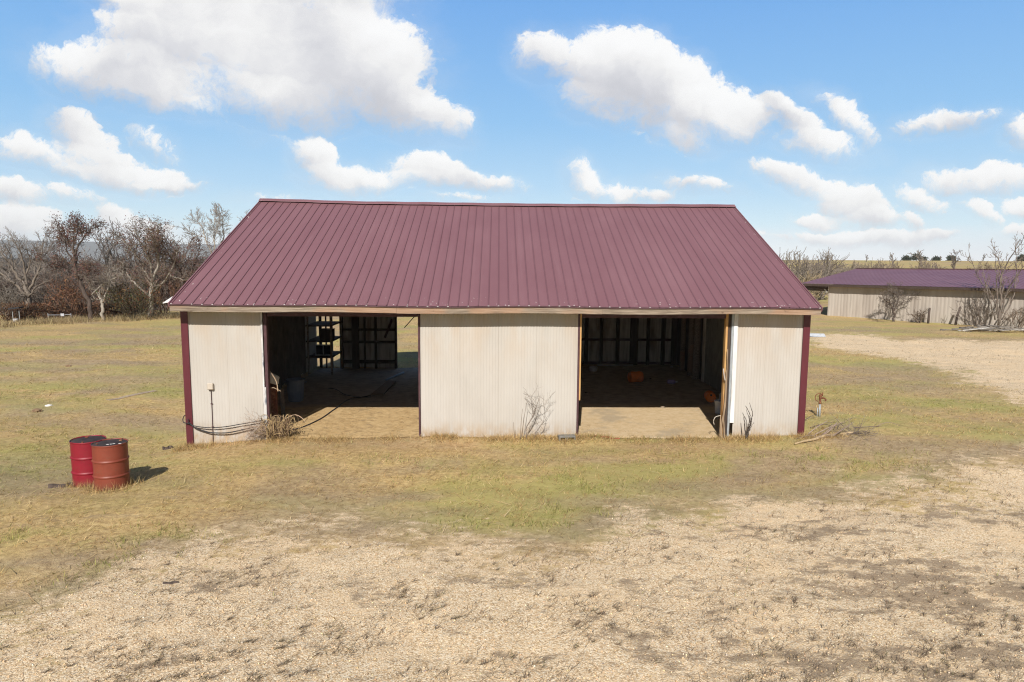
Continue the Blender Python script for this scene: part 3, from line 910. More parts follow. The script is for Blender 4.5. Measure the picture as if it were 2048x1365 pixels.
    # fascia: three weathered boards butted end to end, drip edge above, rib closures
    for a, b, dz in ((EL+.0, -2.3, .0), (-2.297, 2.35, -.004), (2.353, ER, .003)):
        mb = MB(); xs = np.linspace(a, b, 26)
        ring = [(0, -.005), (0, -.145), (.035, -.145), (.035, -.005)]
        V = np.array([(x, YE+.012+p, ZE-.018+q+dz+eave_wave(x)) for p, q in ring for x in xs])
        n = len(xs); Fc = []
        for r_ in range(4):
            for i in range(n-1):
                r2 = (r_+1) % 4
                Fc.append((r_*n+i, r_*n+i+1, r2*n+i+1, r2*n+i))
        Fc.append((0, n, 2*n, 3*n)); Fc.append((n-1, 2*n-1, 3*n-1, 4*n-1))
        mb.add(V, Fc); mb.build('fascia_board', MAT['timber'], barn)
    mb = MB(); xs = np.linspace(EL, ER, 70)
    for a, b in ((-.012, .004), ):
        V = np.array([(x, YE+p, ZE+q+eave_wave(x)) for p, q in ((.02, -.004), (-.012, -.006), (-.014, -.03), (.004, -.03)) for x in xs])
        mb.add(V, [tuple(int(q) for q in f) for f in grid_faces(70, 4)])
    mb.build('drip_edge', MAT['purlin_steel'], barn)
    k = int(L/.2286); first = (L-k*.2286)/2
    for i in range(k+1):
        x = EL+first+i*.2286
        if random.random() < .8:
            mb = MB(); mb.box((x+.004, YE-.013, ZE+.004+eave_wave(x)), (.026+.012*random.random(), .014, .012), bev=.003); mb.build('rib_closure', MAT['flake'], barn)
    # soffit shadow board behind the fascia
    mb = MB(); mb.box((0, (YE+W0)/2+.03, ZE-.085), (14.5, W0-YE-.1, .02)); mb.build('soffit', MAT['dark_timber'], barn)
    # corner trims
    for x, sg in ((-7.29, -1), (7.29, 1)):
        mb = MB(); zb0 = Hs(x, 15.6)-.08
        mb.box((x-sg*.055, W0-.028, (3.05+zb0)/2), (.15, .022, 3.05-zb0), bev=.004)
        mb.box((x+sg*.028, W0+.055, (3.05+zb0)/2), (.022, .15, 3.05-zb0), bev=.004)
        mb.build('corner_trim', MAT['trim'], barn)
    # bent trim sticking out at the left eave
    mb = MB(); mb.add([(EL-.02, YE+.05, ZE+.06), (EL-.20, YE+.12, ZE+.03), (EL-.06, YE+.32, ZE+.17), (EL-.02, YE+.05, ZE+.045), (EL-.2, YE+.12, ZE+.015), (EL-.06, YE+.32, ZE+.155)],
                      [(0, 1, 2), (5, 4, 3), (0, 3, 4, 1), (1, 4, 5, 2), (2, 5, 3, 0)])
    mb.build('bent_flashing', MAT['flake'], barn)
    # jambs
    def jamb(x, w, d, z0, z1, mat, y=W0, name='door_jamb'):
        mb = MB(); mb.box((x, y, (z0+z1)/2), (w, d, z1-z0), bev=.005); mb.build(name, mat, barn)
    zf = -.02
    jamb(-5.455, .07, .035, zf-.05, 1.25, MAT['peeling'], W0-.024, 'door_trim')
    jamb(-5.475, .04, .03, 1.255, 3.03, MAT['peeling'], W0-.02, 'door_trim')
    jamb(-5.405, .07, .14, zf, 3.03, MAT['purlin_steel'], W0+.06)
    jamb(-1.85, .045, .12, zf, 3.03, MAT['purlin_steel'], W0+.05)
    jamb(1.885, .045, .10, zf, 3.03, MAT['purlin_steel'], W0+.045)
    jamb(1.927, .034, .12, .95, 3.03, MAT['pale_timber'], W0+.05)
    jamb(5.36, .05, .14, zf, 3.03, MAT['pale_timber'], W0+.05)
    jamb(5.425, .07, .13, zf, 3.03, MAT['dark_timber'], W0+.07)
    jamb(5.49, .05, .10, zf, 3.03, MAT['zinc'], W0+.02)
    jamb(5.565, .095, .03, .42, 3.03, MAT['white_trim'], W0-.026, 'door_trim')
    # front header beams over the bays (behind the fascia)
    for a, b in ((-5.36, -1.88), (1.95, 5.33)):
        mb = MB(); mb.box(((a+b)/2, W0+.06, 2.97), (b-a, .10, .12), bev=.004); mb.build('door_header', MAT['purlin_steel'], barn)
    # junction box and conduit
    mb = MB(); mb.box((-6.70, W0-.05, 1.27), (.135, .075, .15), bev=.012)
    jb = mb.build('junction_box', MAT['box_beige'], barn)
    mb = MB(); mb.tube([(-6.70, W0-.03, 1.2), (-6.70, W0-.028, .5), (-6.71, W0-.028, -.25)], .008, 8)
    for z in (.85, .3): mb.box((-6.70, W0-.026, z), (.05, .02, .02), bev=.003)
    mb.build('conduit', MAT['purlin_steel'], barn)
    # floor
    xs = np.linspace(-7.2, 7.2, 90); ys = np.concatenate([np.linspace(15.62, 16.4, 16), np.linspace(16.5, 27.36, 60)])
    X, Y = np.meshgrid(xs, ys); x, y = X.ravel(), Y.ravel()
    y = np.where(((x > -5.38) & (x < -1.88)) | ((x > 1.95) & (x < 5.36)), y, np.maximum(y, 15.90+.0004*(y-15.6)))
    z = FZ(x, y) + (fbm(x*3, y*3, 5)-.5)*.012 - .0*x
    lip = sstep(15.95, 15.66, y); z = z - lip*.075
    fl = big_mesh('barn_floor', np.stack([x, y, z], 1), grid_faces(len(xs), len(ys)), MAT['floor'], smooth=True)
    tag(fl, kind='structure')
    # cracked slab apron before the right bay
    return barn


# ------------------------------------------------------------------ shed on the right
def make_shed():
    th = R(52)
    n = np.array([math.sin(th), math.cos(th)]); d = np.array([math.cos(th), -math.sin(th)])
    A = np.array([24.80, 50.9])                    # left corner of the front wall
    shed = thing('shed', 'long low beige shed with maroon roof behind bare trees', 'shed', (A[0], A[1], 0))
    Lw = 26.0
    def P(s, q, z): return (A[0]+d[0]*s+n[0]*q, A[1]+d[1]*s+n[1]*q, z)
    def rise(s): return .008*s
    Hh, Dp = 2.47, 17.6
    def zb(x, y): return H(x, y)-.03
    B = A+d*Lw
    def zt(x, y): return Hh+.008*np.hypot(x-A[0], y-A[1])
    V, Fc = corrugated(tuple(A), tuple(B), zb, zt, pitch=.2286, amp=.007, nz=6, wav=.03, seed=4)
    mb = MB(); mb.add(V, [tuple(int(q) for q in f) for f in Fc]); mb.build('front_wall', MAT['shed_siding'], shed, smooth=True)
    C = A+n*Dp
    V, Fc = corrugated(tuple(A), tuple(C), zb, lambda x, y: Hh+1.15*(1-np.abs(np.hypot(x-A[0], y-A[1])-Dp/2)/(Dp/2)), pitch=.3, amp=.018, nz=4, seed=6, thick_dir=-1)
    mb = MB(); mb.add(V, [tuple(int(q) for q in f) for f in Fc]); mb.build('end_wall', MAT['shed_siding'], shed, smooth=True)
    V, Fc = corrugated(tuple(C), tuple(C+d*Lw), zb, Hh, pitch=.3, amp=.018, nz=3, seed=6)
    mb = MB(); mb.add(V, [tuple(int(q) for q in f) for f in Fc]); mb.build('back_wall', MAT['shed_siding'], shed, smooth=True)
    # roof
    ov, sl = .45, 2.0
    zr = Hh+1.20; ze = Hh+.10
    for s in (1, -1):
        q0 = -ov if s > 0 else Dp+ov
        o = np.array(P(-sl, q0, ze))
        vv = np.array([n[0]*s*(Dp/2+ov), n[1]*s*(Dp/2+ov), zr-ze]); S = np.linalg.norm(vv)
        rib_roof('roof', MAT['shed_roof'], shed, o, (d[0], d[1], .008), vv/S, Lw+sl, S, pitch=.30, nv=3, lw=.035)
        e0 = np.array(P(-sl, q0, ze-.10)); e1 = np.array(P(Lw, q0, ze-.10+.008*(Lw+sl)))
        mb = MB(); mb.beam(e0, e1, .05, .17); mb.build('fascia_board', MAT['dark_timber'], shed)
    mb = MB()
    mb.beam(P(-sl, Dp/2, zr+.03), P(Lw, Dp/2, zr+.03+.008*(Lw+sl)), .34, .04); mb.build('ridge_cap', MAT['purlin_steel'], shed)
    # open end: post, tie beam and a bracket under the overhang
    mb = MB(); mb.box(P(-sl+.1, -ov+.25, 2.28), (.14, .14, .45)); mb.beam(P(-sl+.1, -ov+.25, 2.3), P(-.1, -ov+.35, 2.3), .08, .18)
    mb.build('tie_beam', MAT['dark_timber'], shed)
    mb = MB(); mb.box(P(-sl+.2, 9, 1.25), (.16, .16, 2.6), bev=.01); mb.build('post', MAT['timber'], shed)
    mb = MB(); mb.box(P(-sl+.2, 17, 1.25), (.16, .16, 2.6), bev=.01); mb.build('post', MAT['timber'], shed)
    mb = MB(); mb.beam(P(-.5, -.1, 2.45), P(-.05, -.1, 1.95), .06, .08); mb.build('bracket', MAT['pale_board'], shed)
    mb = MB(); mb.beam(P(-sl+.1, .3, 2.28), P(-.2, .3, 2.28), .05, .5); mb.build('hanging_panel', MAT['dark_lining'], shed)
    mb = MB(); mb.box(P(7.5, -.05, Hs(*P(7.5, -.05, 0)[:2])+.06), (.02, .02, .02)); 
    mb.beam(P(4.2, -.03, .02), P(9.5, -.03, .06), .04, .16); mb.build('sill_board', MAT['dark_timber'], shed)
    return shed, P


# ------------------------------------------------------------------ small objects
def make_drums():
    M_ = math
    def drum(x, y, mat, label, rot):
        z = Hs(x, y)-.02
        t = thing('oil_drum', label, 'oil drum', (x, y, z), 'steel drums on the grass')
        prof = [(0, .0), (.28, .0), (.292, .006), (.295, .02)]
        def hoop(zc): return [(.286, zc-.040), (.286, zc-.030), (.286, zc-.022), (.300, zc-.009), (.303, zc), (.300, zc+.009), (.286, zc+.022), (.286, zc+.030), (.286, zc+.040)]
        prof += [(.286, .030), (.286, .042)] + hoop(.285) + hoop(.565) + [(.286, .815), (.286, .828), (.286, .836), (.294, .85), (.297, .862), (.292, .872), (.283, .870), (.280, .855)]
        mb = MB(); mb.lathe(prof, 56, c=(x, y, z)); mb.build('body', mat, t, smooth=True)
        mb = MB(); mb.lathe([(.281, .856), (.25, .853), (.24, .857), (.10, .856), (.0001, .857)], 40, c=(x, y, z))
        mb.build('lid', MAT['drum_top'], t, smooth=True)
        for a, r_ in ((rot, .03), (rot+2.6, .018)):
            mb = MB(); mb.lathe([(r_, 0), (r_, .012), (r_*.7, .016), (.0001, .016)], 12, c=(x+.2*M_.cos(a), y+.2*M_.sin(a), z+.855))
            mb.build('bung_cap', MAT['rust'], t)
        return t
    f = spot(217, 971, .10)
    a = drum(-7.08, 12.28, MAT['drum_rust'], 'rust orange steel drum with sooty lid standing nearest the camera', 1.0)
    b = drum(-7.60, 12.50, MAT['drum_red'], 'crimson steel drum with dark lid half hidden behind the orange one', 2.2)
    zt = Hs(-7.08, 12.28)-.02
    for q in range(5):
        px, py = -7.0+rng.normal(0, .06), 12.2+rng.normal(0, .03)
        mb = MB(); mb.box((px, py, zt+.8625), (.05, .025, .004), Matrix.Rotation(rng.random()*3, 3, 'Z'))
        mb.build('paint_flake', MAT['flake'], a)
    # scraps of bark lying beside the drums
    def scrap(name, px, py, L, label, cat, mat, rz, wk=1.):
        p = spot(px, py, Hs(*spot(px, py)[:2])); z = Hs(p[0], p[1])
        t = MB(); k = 9
        xs = np.linspace(-L/2, L/2, k)
        V = []
        for i, xx in enumerate(xs):
            w = wk*(.09+.03*math.sin(i*1.7))*math.sin(math.pi*(i+.7)/(k+.4))
            for yy, zz in ((-w, .0), (-w*.5, wk*(.055+.02*math.sin(i*2.1))), (w*.4, wk*(.06+.015*math.cos(i))), (w, .0)): V.append((xx, yy, zz))
        Mx = np.array(Matrix.Rotation(rz, 3, 'Z'))
        V = np.array(V) @ Mx.T + np.array((p[0], p[1], z-.005))
        t.add(V, [(i*4+j, i*4+(j+1) % 4, (i+1)*4+(j+1) % 4, (i+1)*4+j) for i in range(k-1) for j in range(4)]+[(0, 1, 2, 3), ((k-1)*4+3, (k-1)*4+2, (k-1)*4+1, (k-1)*4)])
        o = t.build(name, mat); tag(o, label, cat); return o
    scrap('bark_scrap', 131, 974, .55, 'charred flat wood scrap on the grass left of the red drum', 'wood scrap', MAT['dark_bark'], .25)
    scrap('bark_scrap', 335, 893, .22, 'small dark brown clod on the grass by the left barn corner', 'wood scrap', MAT['dark_bark'], .5)
    scrap('bark_scrap', 342, 1168, .2, 'small dark chip of wood lying alone on the gravel', 'wood scrap', MAT['dark_bark'], .1, .4)


def make_field_bits():
    def lump(px, py, s, mat, name, label, cat):
        p = spot(px, py, -.1); z = Hs(p[0], p[1])
        p = spot(px, py, z); mb = MB(); V = []
        for i in range(6):
            ph = -.3+i*.36
            for j in range(10):
                a = j*.628; rr = s*math.cos(min(ph, 1.55))*(.8+.4*random.random())
                V.append((p[0]+1.3*rr*math.cos(a), p[1]+rr*math.sin(a), z+s*.62*math.sin(ph)*(.85+.3*random.random())))
        mb.add(V, [(i*10+j, i*10+(j+1) % 10, (i+1)*10+(j+1) % 10, (i+1)*10+j) for i in range(5) for j in range(10)]+[tuple(50+j for j in range(10))])
        tag(mb.build(name, mat), label, cat)
    lump(98, 813, .085, MAT['flake'], 'stone', 'small white stone on the grass left of the barn', 'stone')
    lump(74, 822, .10, MAT['soil_clod'], 'dirt_clod', 'brown clod of turned soil beside the small white stone', 'clod')
    lump(137, 733, .09, MAT['soil_clod'], 'dirt_clod', 'dark clod of soil in the far left meadow', 'clod')
    a, b = spot(216, 813, -.15), spot(312, 793, -.15)
    za, zb_ = Hs(a[0], a[1]), Hs(b[0], b[1])
    mb = MB(); n = 8
    for k in range(n):
        f0, f1 = k/n, (k+1)/n
        P0 = a+(b-a)*f0; P1 = a+(b-a)*f1
        P0[2] = Hs(P0[0], P0[1])+.012; P1[2] = Hs(P1[0], P1[1])+.012
        if k == 0: V = []
        d = (b-a)[:2]/np.linalg.norm((b-a)[:2]); q = np.array((-d[1], d[0]))*.10
        if k == 0: V += [(P0[0]-q[0], P0[1]-q[1], P0[2]), (P0[0]+q[0], P0[1]+q[1], P0[2]), (P0[0]+q[0], P0[1]+q[1], P0[2]-.05), (P0[0]-q[0], P0[1]-q[1], P0[2]-.05)]
        V += [(P1[0]-q[0], P1[1]-q[1], P1[2]), (P1[0]+q[0], P1[1]+q[1], P1[2]), (P1[0]+q[0], P1[1]+q[1], P1[2]-.05), (P1[0]-q[0], P1[1]-q[1], P1[2]-.05)]
    mb.add(V, [(i*4+j, i*4+(j+1) % 4, (i+1)*4+(j+1) % 4, (i+1)*4+j) for i in range(n) for j in range(4)]+[(0, 1, 2, 3), (n*4+3, n*4+2, n*4+1, n*4)])
    tag(mb.build('plank', MAT['grey_plank']), 'long narrow weathered plank lying flat in the grass left of the barn', 'plank')


def curve_pts(pts, k=8):
    """Catmull-Rom through pts"""
    p = np.asarray(pts, float); p = np.concatenate([[2*p[0]-p[1]], p, [2*p[-1]-p[-2]]])
    out = []
    for i in range(1, len(p)-2):
        for t in np.linspace(0, 1, k, endpoint=False):
            out.append(.5*((2*p[i])+(-p[i-1]+p[i+1])*t+(2*p[i-1]-5*p[i]+4*p[i+1]-p[i+2])*t*t+(-p[i-1]+3*p[i]-3*p[i+1]+p[i+2])*t**3))
    out.append(p[-2]); return np.array(out)


def make_hydrant():
    p = spot(1638, 838, .1); x, y = p[0], p[1]; z = Hs(x, y)
    t = thing('yard_hydrant', 'rusty frost-proof yard hydrant on a zinc pipe right of the barn', 'hydrant', (x, y, z))
    mb = MB(); mb.tube([(x+.01, y, z-.1), (x, y, z+.36)], .026, 12); mb.tube([(x-.045, y+.02, z-.1), (x-.045, y+.02, z+.24)], .012, 8)
    mb.build('pipe', MAT['zinc'], t, smooth=True)
    mb = MB(); mb.lathe([(.02, .34), (.036, .35), (.036, .40), (.028, .43), (.03, .52), (.042, .54), (.042, .585), (.02, .60), (.0001, .60)], 16, c=(x, y, z))
    mb.build('head', MAT['rust'], t, smooth=True)
    mb = MB(); mb.tube(curve_pts([(x+.02, y, z+.50), (x+.08, y-.02, z+.51), (x+.125, y-.03, z+.48), (x+.13, y-.03, z+.43)]), [.022]*24+[.026], 10)
    mb.build('spout', MAT['rust'], t, smooth=True)
    mb = MB(); mb.tube(curve_pts([(x+.05, y, z+.60), (x-.02, y, z+.63), (x-.11, y-.01, z+.60), (x-.14, y-.01, z+.53), (x-.12, y-.01, z+.45), (x-.06, y, z+.42)]), .012, 8)
    mb.tube([(x+.05, y, z+.56), (x+.06, y, z+.66)], .014, 8)
    mb.build('handle', MAT['rust'], t, smooth=True)


def branchy(mb, p, d, L, r, lev, maxlev, nch, spread=.7, wig=.18, upb=.05, shrink=.62, segs=4, colf=None, minr=.004, sides=(7, 5, 4, 3, 3), out=None):
    """recursive branch; levels above out[0] go to out[1]"""
    tgt = mb if out is None or lev < out[0] else out[1]
    pts = [np.array(p, float)]; dd = np.array(d, float)/np.linalg.norm(d)
    for i in range(segs):
        dd = dd+rng.normal(0, wig, 3)+np.array((0, 0, upb)); dd /= np.linalg.norm(dd)
        pts.append(pts[-1]+dd*L/segs)
    pts = np.array(pts)
    rr = np.linspace(r, max(minr, r*.42), segs+1)
    tgt.tube(pts, rr, sides[min(lev, len(sides)-1)], cap=False, col=colf(lev) if colf else None)
    tips = []
    if lev < maxlev:
        n = nch[min(lev, len(nch)-1)]
        for k in range(n):
            t = .28+.72*(k+rng.random())/n
            i = min(segs-1, int(t*segs)); q = pts[i]+(pts[i+1]-pts[i])*(t*segs-i)
            ax = rng.normal(0, 1, 3); b = dd if i == segs-1 else (pts[i+1]-pts[i])/np.linalg.norm(pts[i+1]-pts[i])
            ax = ax-b*np.dot(ax, b); ax /= np.linalg.norm(ax)+1e-9
            an = spread*(.7+.6*rng.random())
            tips += branchy(mb, q, b*math.cos(an)+ax*math.sin(an), L*shrink*(.7+.5*rng.random())*(1-.3*t), max(minr, rr[i]*.55), lev+1, maxlev, nch, spread, wig*1.15, upb, shrink, max(2, segs-1) if lev else segs, colf, minr, sides, out)
    else:
        tips.append(pts[-1])
    return tips


def leaf_quads(mb, tips, n, size, spread, cols):
    T = np.array(tips)
    if len(T) == 0: return
    for _ in range(n):
        p = T[rng.integers(len(T))]+rng.normal(0, spread, 3)
        a, b = rng.normal(0, 1, 3), rng.normal(0, 1, 3)
        a /= np.linalg.norm(a); b = b-a*np.dot(a, b); b /= np.linalg.norm(b)
        s = size*(.6+.8*rng.random()); c = cols[rng.integers(len(cols))]
        c = tuple(min(1, k*(.75+.5*rng.random())) for k in c)
        mb.add([p, p+a*s+b*s*.35, p+a*s*1.7, p+a*s-b*s*.35], [(0, 1, 2, 3)], c)


def shift(c, v=.3):
    f = 1+(random.random()*2-1)*v
    return tuple(k*f for k in c)


def shrub(name, label, cat, base, h, stems, maxlev, nch, col, r=.02, spread=.6, fan=.5, group=None, leaves=0, leafcol=None, leafsize=.06, minr=.006, wig=.15, upb=.08, crown_name='crown'):
    """multi-stemmed leafless shrub: stems = trunk part, twigs = crown part"""
    t = thing(name, label, cat, base, group)
    a, b = MB(), MB(); tips = []
    for k in range(stems):
        an = 2*math.pi*(k+.5*random.random())/stems; sp = fan*(.4+.8*random.random())
        d = (math.cos(an)*sp, math.sin(an)*sp, 1)
        tips += branchy(a, np.array(base)+np.array((math.cos(an)*.08, math.sin(an)*.08, -.05))*(h/2), d, h*(.55+.35*random.random()), r*(.7+.5*random.random()), 0, maxlev, nch, spread, wig, upb,
                        colf=lambda l: shift(col), minr=minr, out=(1, b))
    a.build('trunk', MAT['col'], t, smooth=True, use_col=True)
    if leaves: leaf_quads(b, tips, leaves, leafsize, leafsize*2.2, leafcol)
    b.build(crown_name, MAT['col'], t, use_col=True)
    return t


def limb_tree(name, label, base_px, Y, limbs, radii, twig, bark, col, group, maxlev=3, nch=(6, 5, 4), tl=1.0, leaves=0, leafcol=None, leafsize=.07, leaf_from=None, minr=.0085, spread=.75, upb=.04, wig=.2):
    """tree whose main limbs follow surveyed polylines (photo pixels put at depth Y)"""
    b0 = aty(base_px[0], base_px[1], Y); gz = Hs(b0[0], Y)
    t = thing(name, label, 'tree', (b0[0], Y, gz), group)
    tr, cr = MB(), MB(); tips = []
    for li, (L, rad) in enumerate(zip(limbs, radii)):
        P = np.array([aty(px, py, Y) for px, py in L])
        if li == 0: P[0, 2] = gz-.2
        dep = rng.normal(0, .5)
        P[1:, 1] += np.linspace(0, 1, len(P)-1)*dep*len(P)*.5 if li else 0
        C = curve_pts(P, 5)
        C[1:-1] += rng.normal(0, .03, (len(C)-2, 3))
        rad = rad*.62
        rr = np.linspace(rad, max(.014, rad*(.75 if li == 0 else .25)), len(C))
        tr.tube(C, rr, 8, cap=True)
        tot = np.linalg.norm(np.diff(P, axis=0), axis=1).sum()
        k = max(4, int(tot*twig*1.5)) if li else max(2, int(tot*twig*.5))
        for q in range(k):
            f = (.25 if li else .6)+(.75 if li else .4)*(q+random.random())/k; i = min(len(C)-2, int(f*(len(C)-1)))
            b = C[i+1]-C[i]; b /= np.linalg.norm(b)
            ax = rng.normal(0, 1, 3); ax -= b*np.dot(ax, b); ax /= np.linalg.norm(ax)
            an = .55+.5*random.random()
            tips += branchy(cr, C[i], b*math.cos(an)+ax*math.sin(an)+np.array((0, 0, .15)), tl*(.6+.6*random.random()), max(minr*1.4, rr[i]*.4), 1, maxlev, nch, spread, wig, upb, colf=lambda l: shift(col), minr=minr, sides=(6, 5, 3, 3))
        tips += branchy(cr, C[-1], C[-1]-C[-3], tl*.9, max(minr*1.4, rr[-1]*.8), 1, maxlev, nch, spread, wig, upb, colf=lambda l: shift(col), minr=minr, sides=(6, 5, 3, 3))
    tr.build('trunk', bark, t, smooth=True)
    if leaves:
        tt = tips if leaf_from is None else [q for q in tips if q[2] > leaf_from]
        # gather leaves in clumps round some of the twig ends
        idx = rng.choice(len(tt), max(1, len(tt)//3), replace=False)
        leaf_quads(cr, [tt[i] for i in idx], leaves, leafsize, .16, leafcol)
    cr.build('crown', MAT['col'], t, use_col=True)
    return t


RUSTY = [(.115, .062, .05), (.145, .08, .06), (.085, .055, .047), (.18, .105, .075)]
GREYT = (.21, .18, .155)


def make_hedge_trees():
    g = 'bare trees along the far hedge on the left'
    limb_tree('bare_tree', 'grey leafless tree at the far left with wide forked limbs', (57, 648), 46,
              [[(57, 648), (57, 610), (54, 582)], [(54, 584), (32, 548), (10, 515), (-12, 492)], [(54, 592), (22, 562), (-18, 545), (-45, 540)], [(55, 580), (50, 540), (46, 505), (38, 480)],
               [(57, 582), (75, 548), (80, 520), (84, 482)], [(57, 596), (76, 573), (96, 560)], [(46, 560), (60, 520), (64, 492)], [(30, 545), (22, 515), (20, 488)]],
              [.34, .17, .15, .14, .15, .10, .09, .08], 2.6, MAT['bark'], GREYT, g, 3, (6, 4, 3), .8)
    limb_tree('bare_tree', 'tall leaning tree with dark red-brown leaf clusters, highest on the left', (182, 652), 45,
              [[(182, 652), (178, 610), (165, 575), (152, 545), (149, 515)], [(150, 525), (132, 500), (116, 480), (100, 470)], [(149, 512), (160, 485), (176, 462), (186, 455)],
               [(149, 515), (146, 488), (138, 462), (130, 445)], [(158, 560), (178, 545), (192, 530)], [(152, 540), (128, 535), (110, 522)], [(148, 500), (122, 470), (110, 452)], [(147, 490), (156, 462), (160, 448)]],
              [.24, .10, .11, .10, .08, .07, .07, .06], 3.0, MAT['dark_bark'], (.12, .085, .07), g, 3, (6, 4, 3), .62, 6500, RUSTY, .062, None)
    limb_tree('bare_tree', 'small pale tree with a white angled limb beside the leaning red tree', (207, 650), 45.5,
              [[(207, 650), (206, 618), (201, 596)], [(201, 597), (190, 580), (185, 562)], [(205, 606), (216, 578), (219, 563)], [(184, 590), (204, 569), (222, 562), (247, 550), (252, 540)], [(219, 565), (216, 548), (220, 535)]],
              [.2, .10, .11, .09, .06], 2.4, MAT['pale_bark'], (.26, .225, .19), g, 3, (6, 4, 3), .65)
    limb_tree('bare_tree', 'broad dense tree with rusty leaves and many pale crossing limbs left of the roof', (300, 645), 47,
              [[(300, 645), (302, 600), (305, 565)], [(304, 570), (285, 535), (270, 500), (258, 478)], [(305, 565), (300, 525), (296, 490), (290, 462)], [(305, 565), (318, 520), (328, 490), (338, 470)],
               [(304, 585), (335, 555), (352, 530), (362, 505)], [(302, 595), (268, 565), (248, 545), (240, 528)], [(296, 510), (310, 480), (316, 458)], [(325, 500), (305, 478), (300, 456)], [(285, 535), (300, 510), (322, 495)], [(340, 552), (372, 560), (390, 548)]],
              [.30, .14, .14, .14, .12, .12, .08, .07, .07, .08], 4.6, MAT['pale_bark'], (.19, .145, .115), g, 3, (6, 4, 3), .75, 6500, RUSTY+[(.15, .10, .07), (.17, .13, .10)], .062)
    limb_tree('bare_tree', 'red-brown twiggy tree filling the gap beside the roof edge', (368, 640), 49,
              [[(368, 640), (370, 600), (372, 575)], [(372, 578), (360, 540), (352, 505), (356, 480)], [(372, 578), (386, 540), (398, 510), (404, 488)], [(371, 590), (400, 565), (418, 545)], [(370, 600), (345, 580), (330, 560)]],
              [.2, .1, .1, .08, .08], 4.4, MAT['dark_bark'], (.15, .10, .08), g, 3, (6, 4, 3), .8, 3200, RUSTY, .062)
    limb_tree('bare_tree', 'tall slim pale leafless tree rising above the left roof slope', (428, 640), 56,
              [[(428, 640), (430, 560), (430, 520)], [(430, 525), (412, 480), (398, 450), (380, 440)], [(430, 520), (428, 475), (418, 445), (412, 428)], [(430, 520), (446, 480), (452, 450), (460, 432)], [(431, 540), (462, 500), (476, 465), (484, 440)], [(428, 480), (436, 450), (438, 428)], [(410, 476), (388, 470), (372, 458)]],
              [.24, .10, .10, .10, .10, .06, .06], 3.2, MAT['pale_bark'], (.28, .255, .235), g, 3, (6, 5, 3), .85, minr=.010, upb=.1, spread=.55)
    g2 = 'brown bushes under the hedge trees'
    specs = [('russet leafless bush between the far left tree and the leaning tree', 150, 646, 47, 2.6, (.19, .105, .07), 600, [(.22, .10, .05), (.30, .15, .07)]),
             ('dark olive evergreen bush under the broad rusty tree', 268, 641, 46.5, 2.5, (.09, .075, .05), 2600, [(.055, .06, .025), (.09, .075, .035), (.17, .085, .035)]),
             ('thin grey twiggy bush at the far left edge', 20, 646, 49, 2.6, (.20, .175, .15), 0, None),
             ('grey-brown tangled bush just right of the far left tree', 100, 645, 49, 2.6, (.19, .155, .13), 0, None),
             ('rust brown bush right of the olive evergreen', 325, 640, 48, 2.9, (.19, .11, .075), 500, RUSTY),
             ('low brown bush nearest the left barn corner', 375, 634, 50, 2.4, (.21, .15, .11), 300, RUSTY),
             ('pale straw-coloured bush behind the pale forked tree', 230, 642, 49, 2.3, (.27, .21, .15), 0, None),
             ('dark brown thicket at the left edge behind the white stand', 8, 642, 51, 3.2, (.125, .095, .08), 0, None), ('dark twiggy thicket behind the white rail', 118, 641, 51, 3.3, (.13, .095, .078), 0, None), ('tall grey thicket behind the far left tree', 60, 640, 53, 3.6, (.18, .155, .135), 0, None), ('tall brown thicket behind the leaning red tree', 160, 640, 54, 3.8, (.17, .125, .10), 0, None),
             ('tall grey-brown thicket behind the olive evergreen', 262, 638, 54, 4.2, (.18, .145, .12), 0, None), ('tall brown thicket between the broad rusty tree and the roof', 335, 636, 55, 4.4, (.165, .12, .095), 0, None)]
    for lab, px, py, Y, h, c, nl, lc in specs:
        b = aty(px, py, Y); b[2] = Hs(b[0], Y)
        shrub('bush', lab, 'bush', b, h, 11, 3 if h > 3 else 2, (6, 5, 4), c, .03, .65, .75, g2, nl, lc, .065, .012)
    # more bare trees standing farther down the valley, behind the hedge
    g3 = 'distant bare trees in the valley'
    proto = None
    spots = [(-40, 68, 6.6), (10, 74, 7.2), (40, 66, 6.0), (85, 80, 7.4), (115, 70, 6.2), (140, 90, 7.6), (190, 76, 6.6), (222, 66, 6.0), (255, 84, 7.4), (290, 72, 6.6), (325, 90, 7.6), (350, 70, 6.2), (395, 80, 7), (15, 105, 8), (70, 115, 8.2), (165, 110, 8), (240, 112, 8), (310, 118, 8.4), (-15, 58, 7.4), (25, 60, 7.2), (75, 58, 6.6), (100, 60, 7.0), (128, 57, 6.2), (205, 58, 7.0), (238, 60, 7.4), (275, 62, 7.6), (345, 60, 7.4), (375, 62, 7.8)]
    for i, (px, Y, h) in enumerate(spots):
        p = aty(px, 600, Y); z = Hs(p[0], Y)
        if proto is None or i in (5, 10):
            t = thing('valley_tree', 'thin grey leafless tree in the wooded valley beyond the hedge', 'tree', (p[0], Y, z), g3)
            a, b = MB(), MB()
            branchy(a, (p[0], Y, z-.2), (rng.normal(0, .06), 0, 1), 7*.72, .14, 0, 3, (9, 6, 4), .75, .10, .08, .55, 5, lambda l: shift((.17, .145, .13)), .016, (6, 4, 3, 3), (1, b))
            a.build('trunk', MAT['bark'], t, smooth=True); b.build('crown', MAT['col'], t, use_col=True)
            proto = t; proto_h = 7.
            t.scale = (1, 1, h/7)
        else:
            t = proto.copy(); COL.objects.link(t); t.location = (p[0], Y, z); t.rotation_euler = (0, 0, random.random()*6.28); k = h/7*(.9+.2*random.random()); t.scale = (k, k, k)
            for ch in list(proto.children):
                c = ch.copy(); COL.objects.link(c); c.parent = t
    # continuous far wood on the opposite hillside
    n = 30000
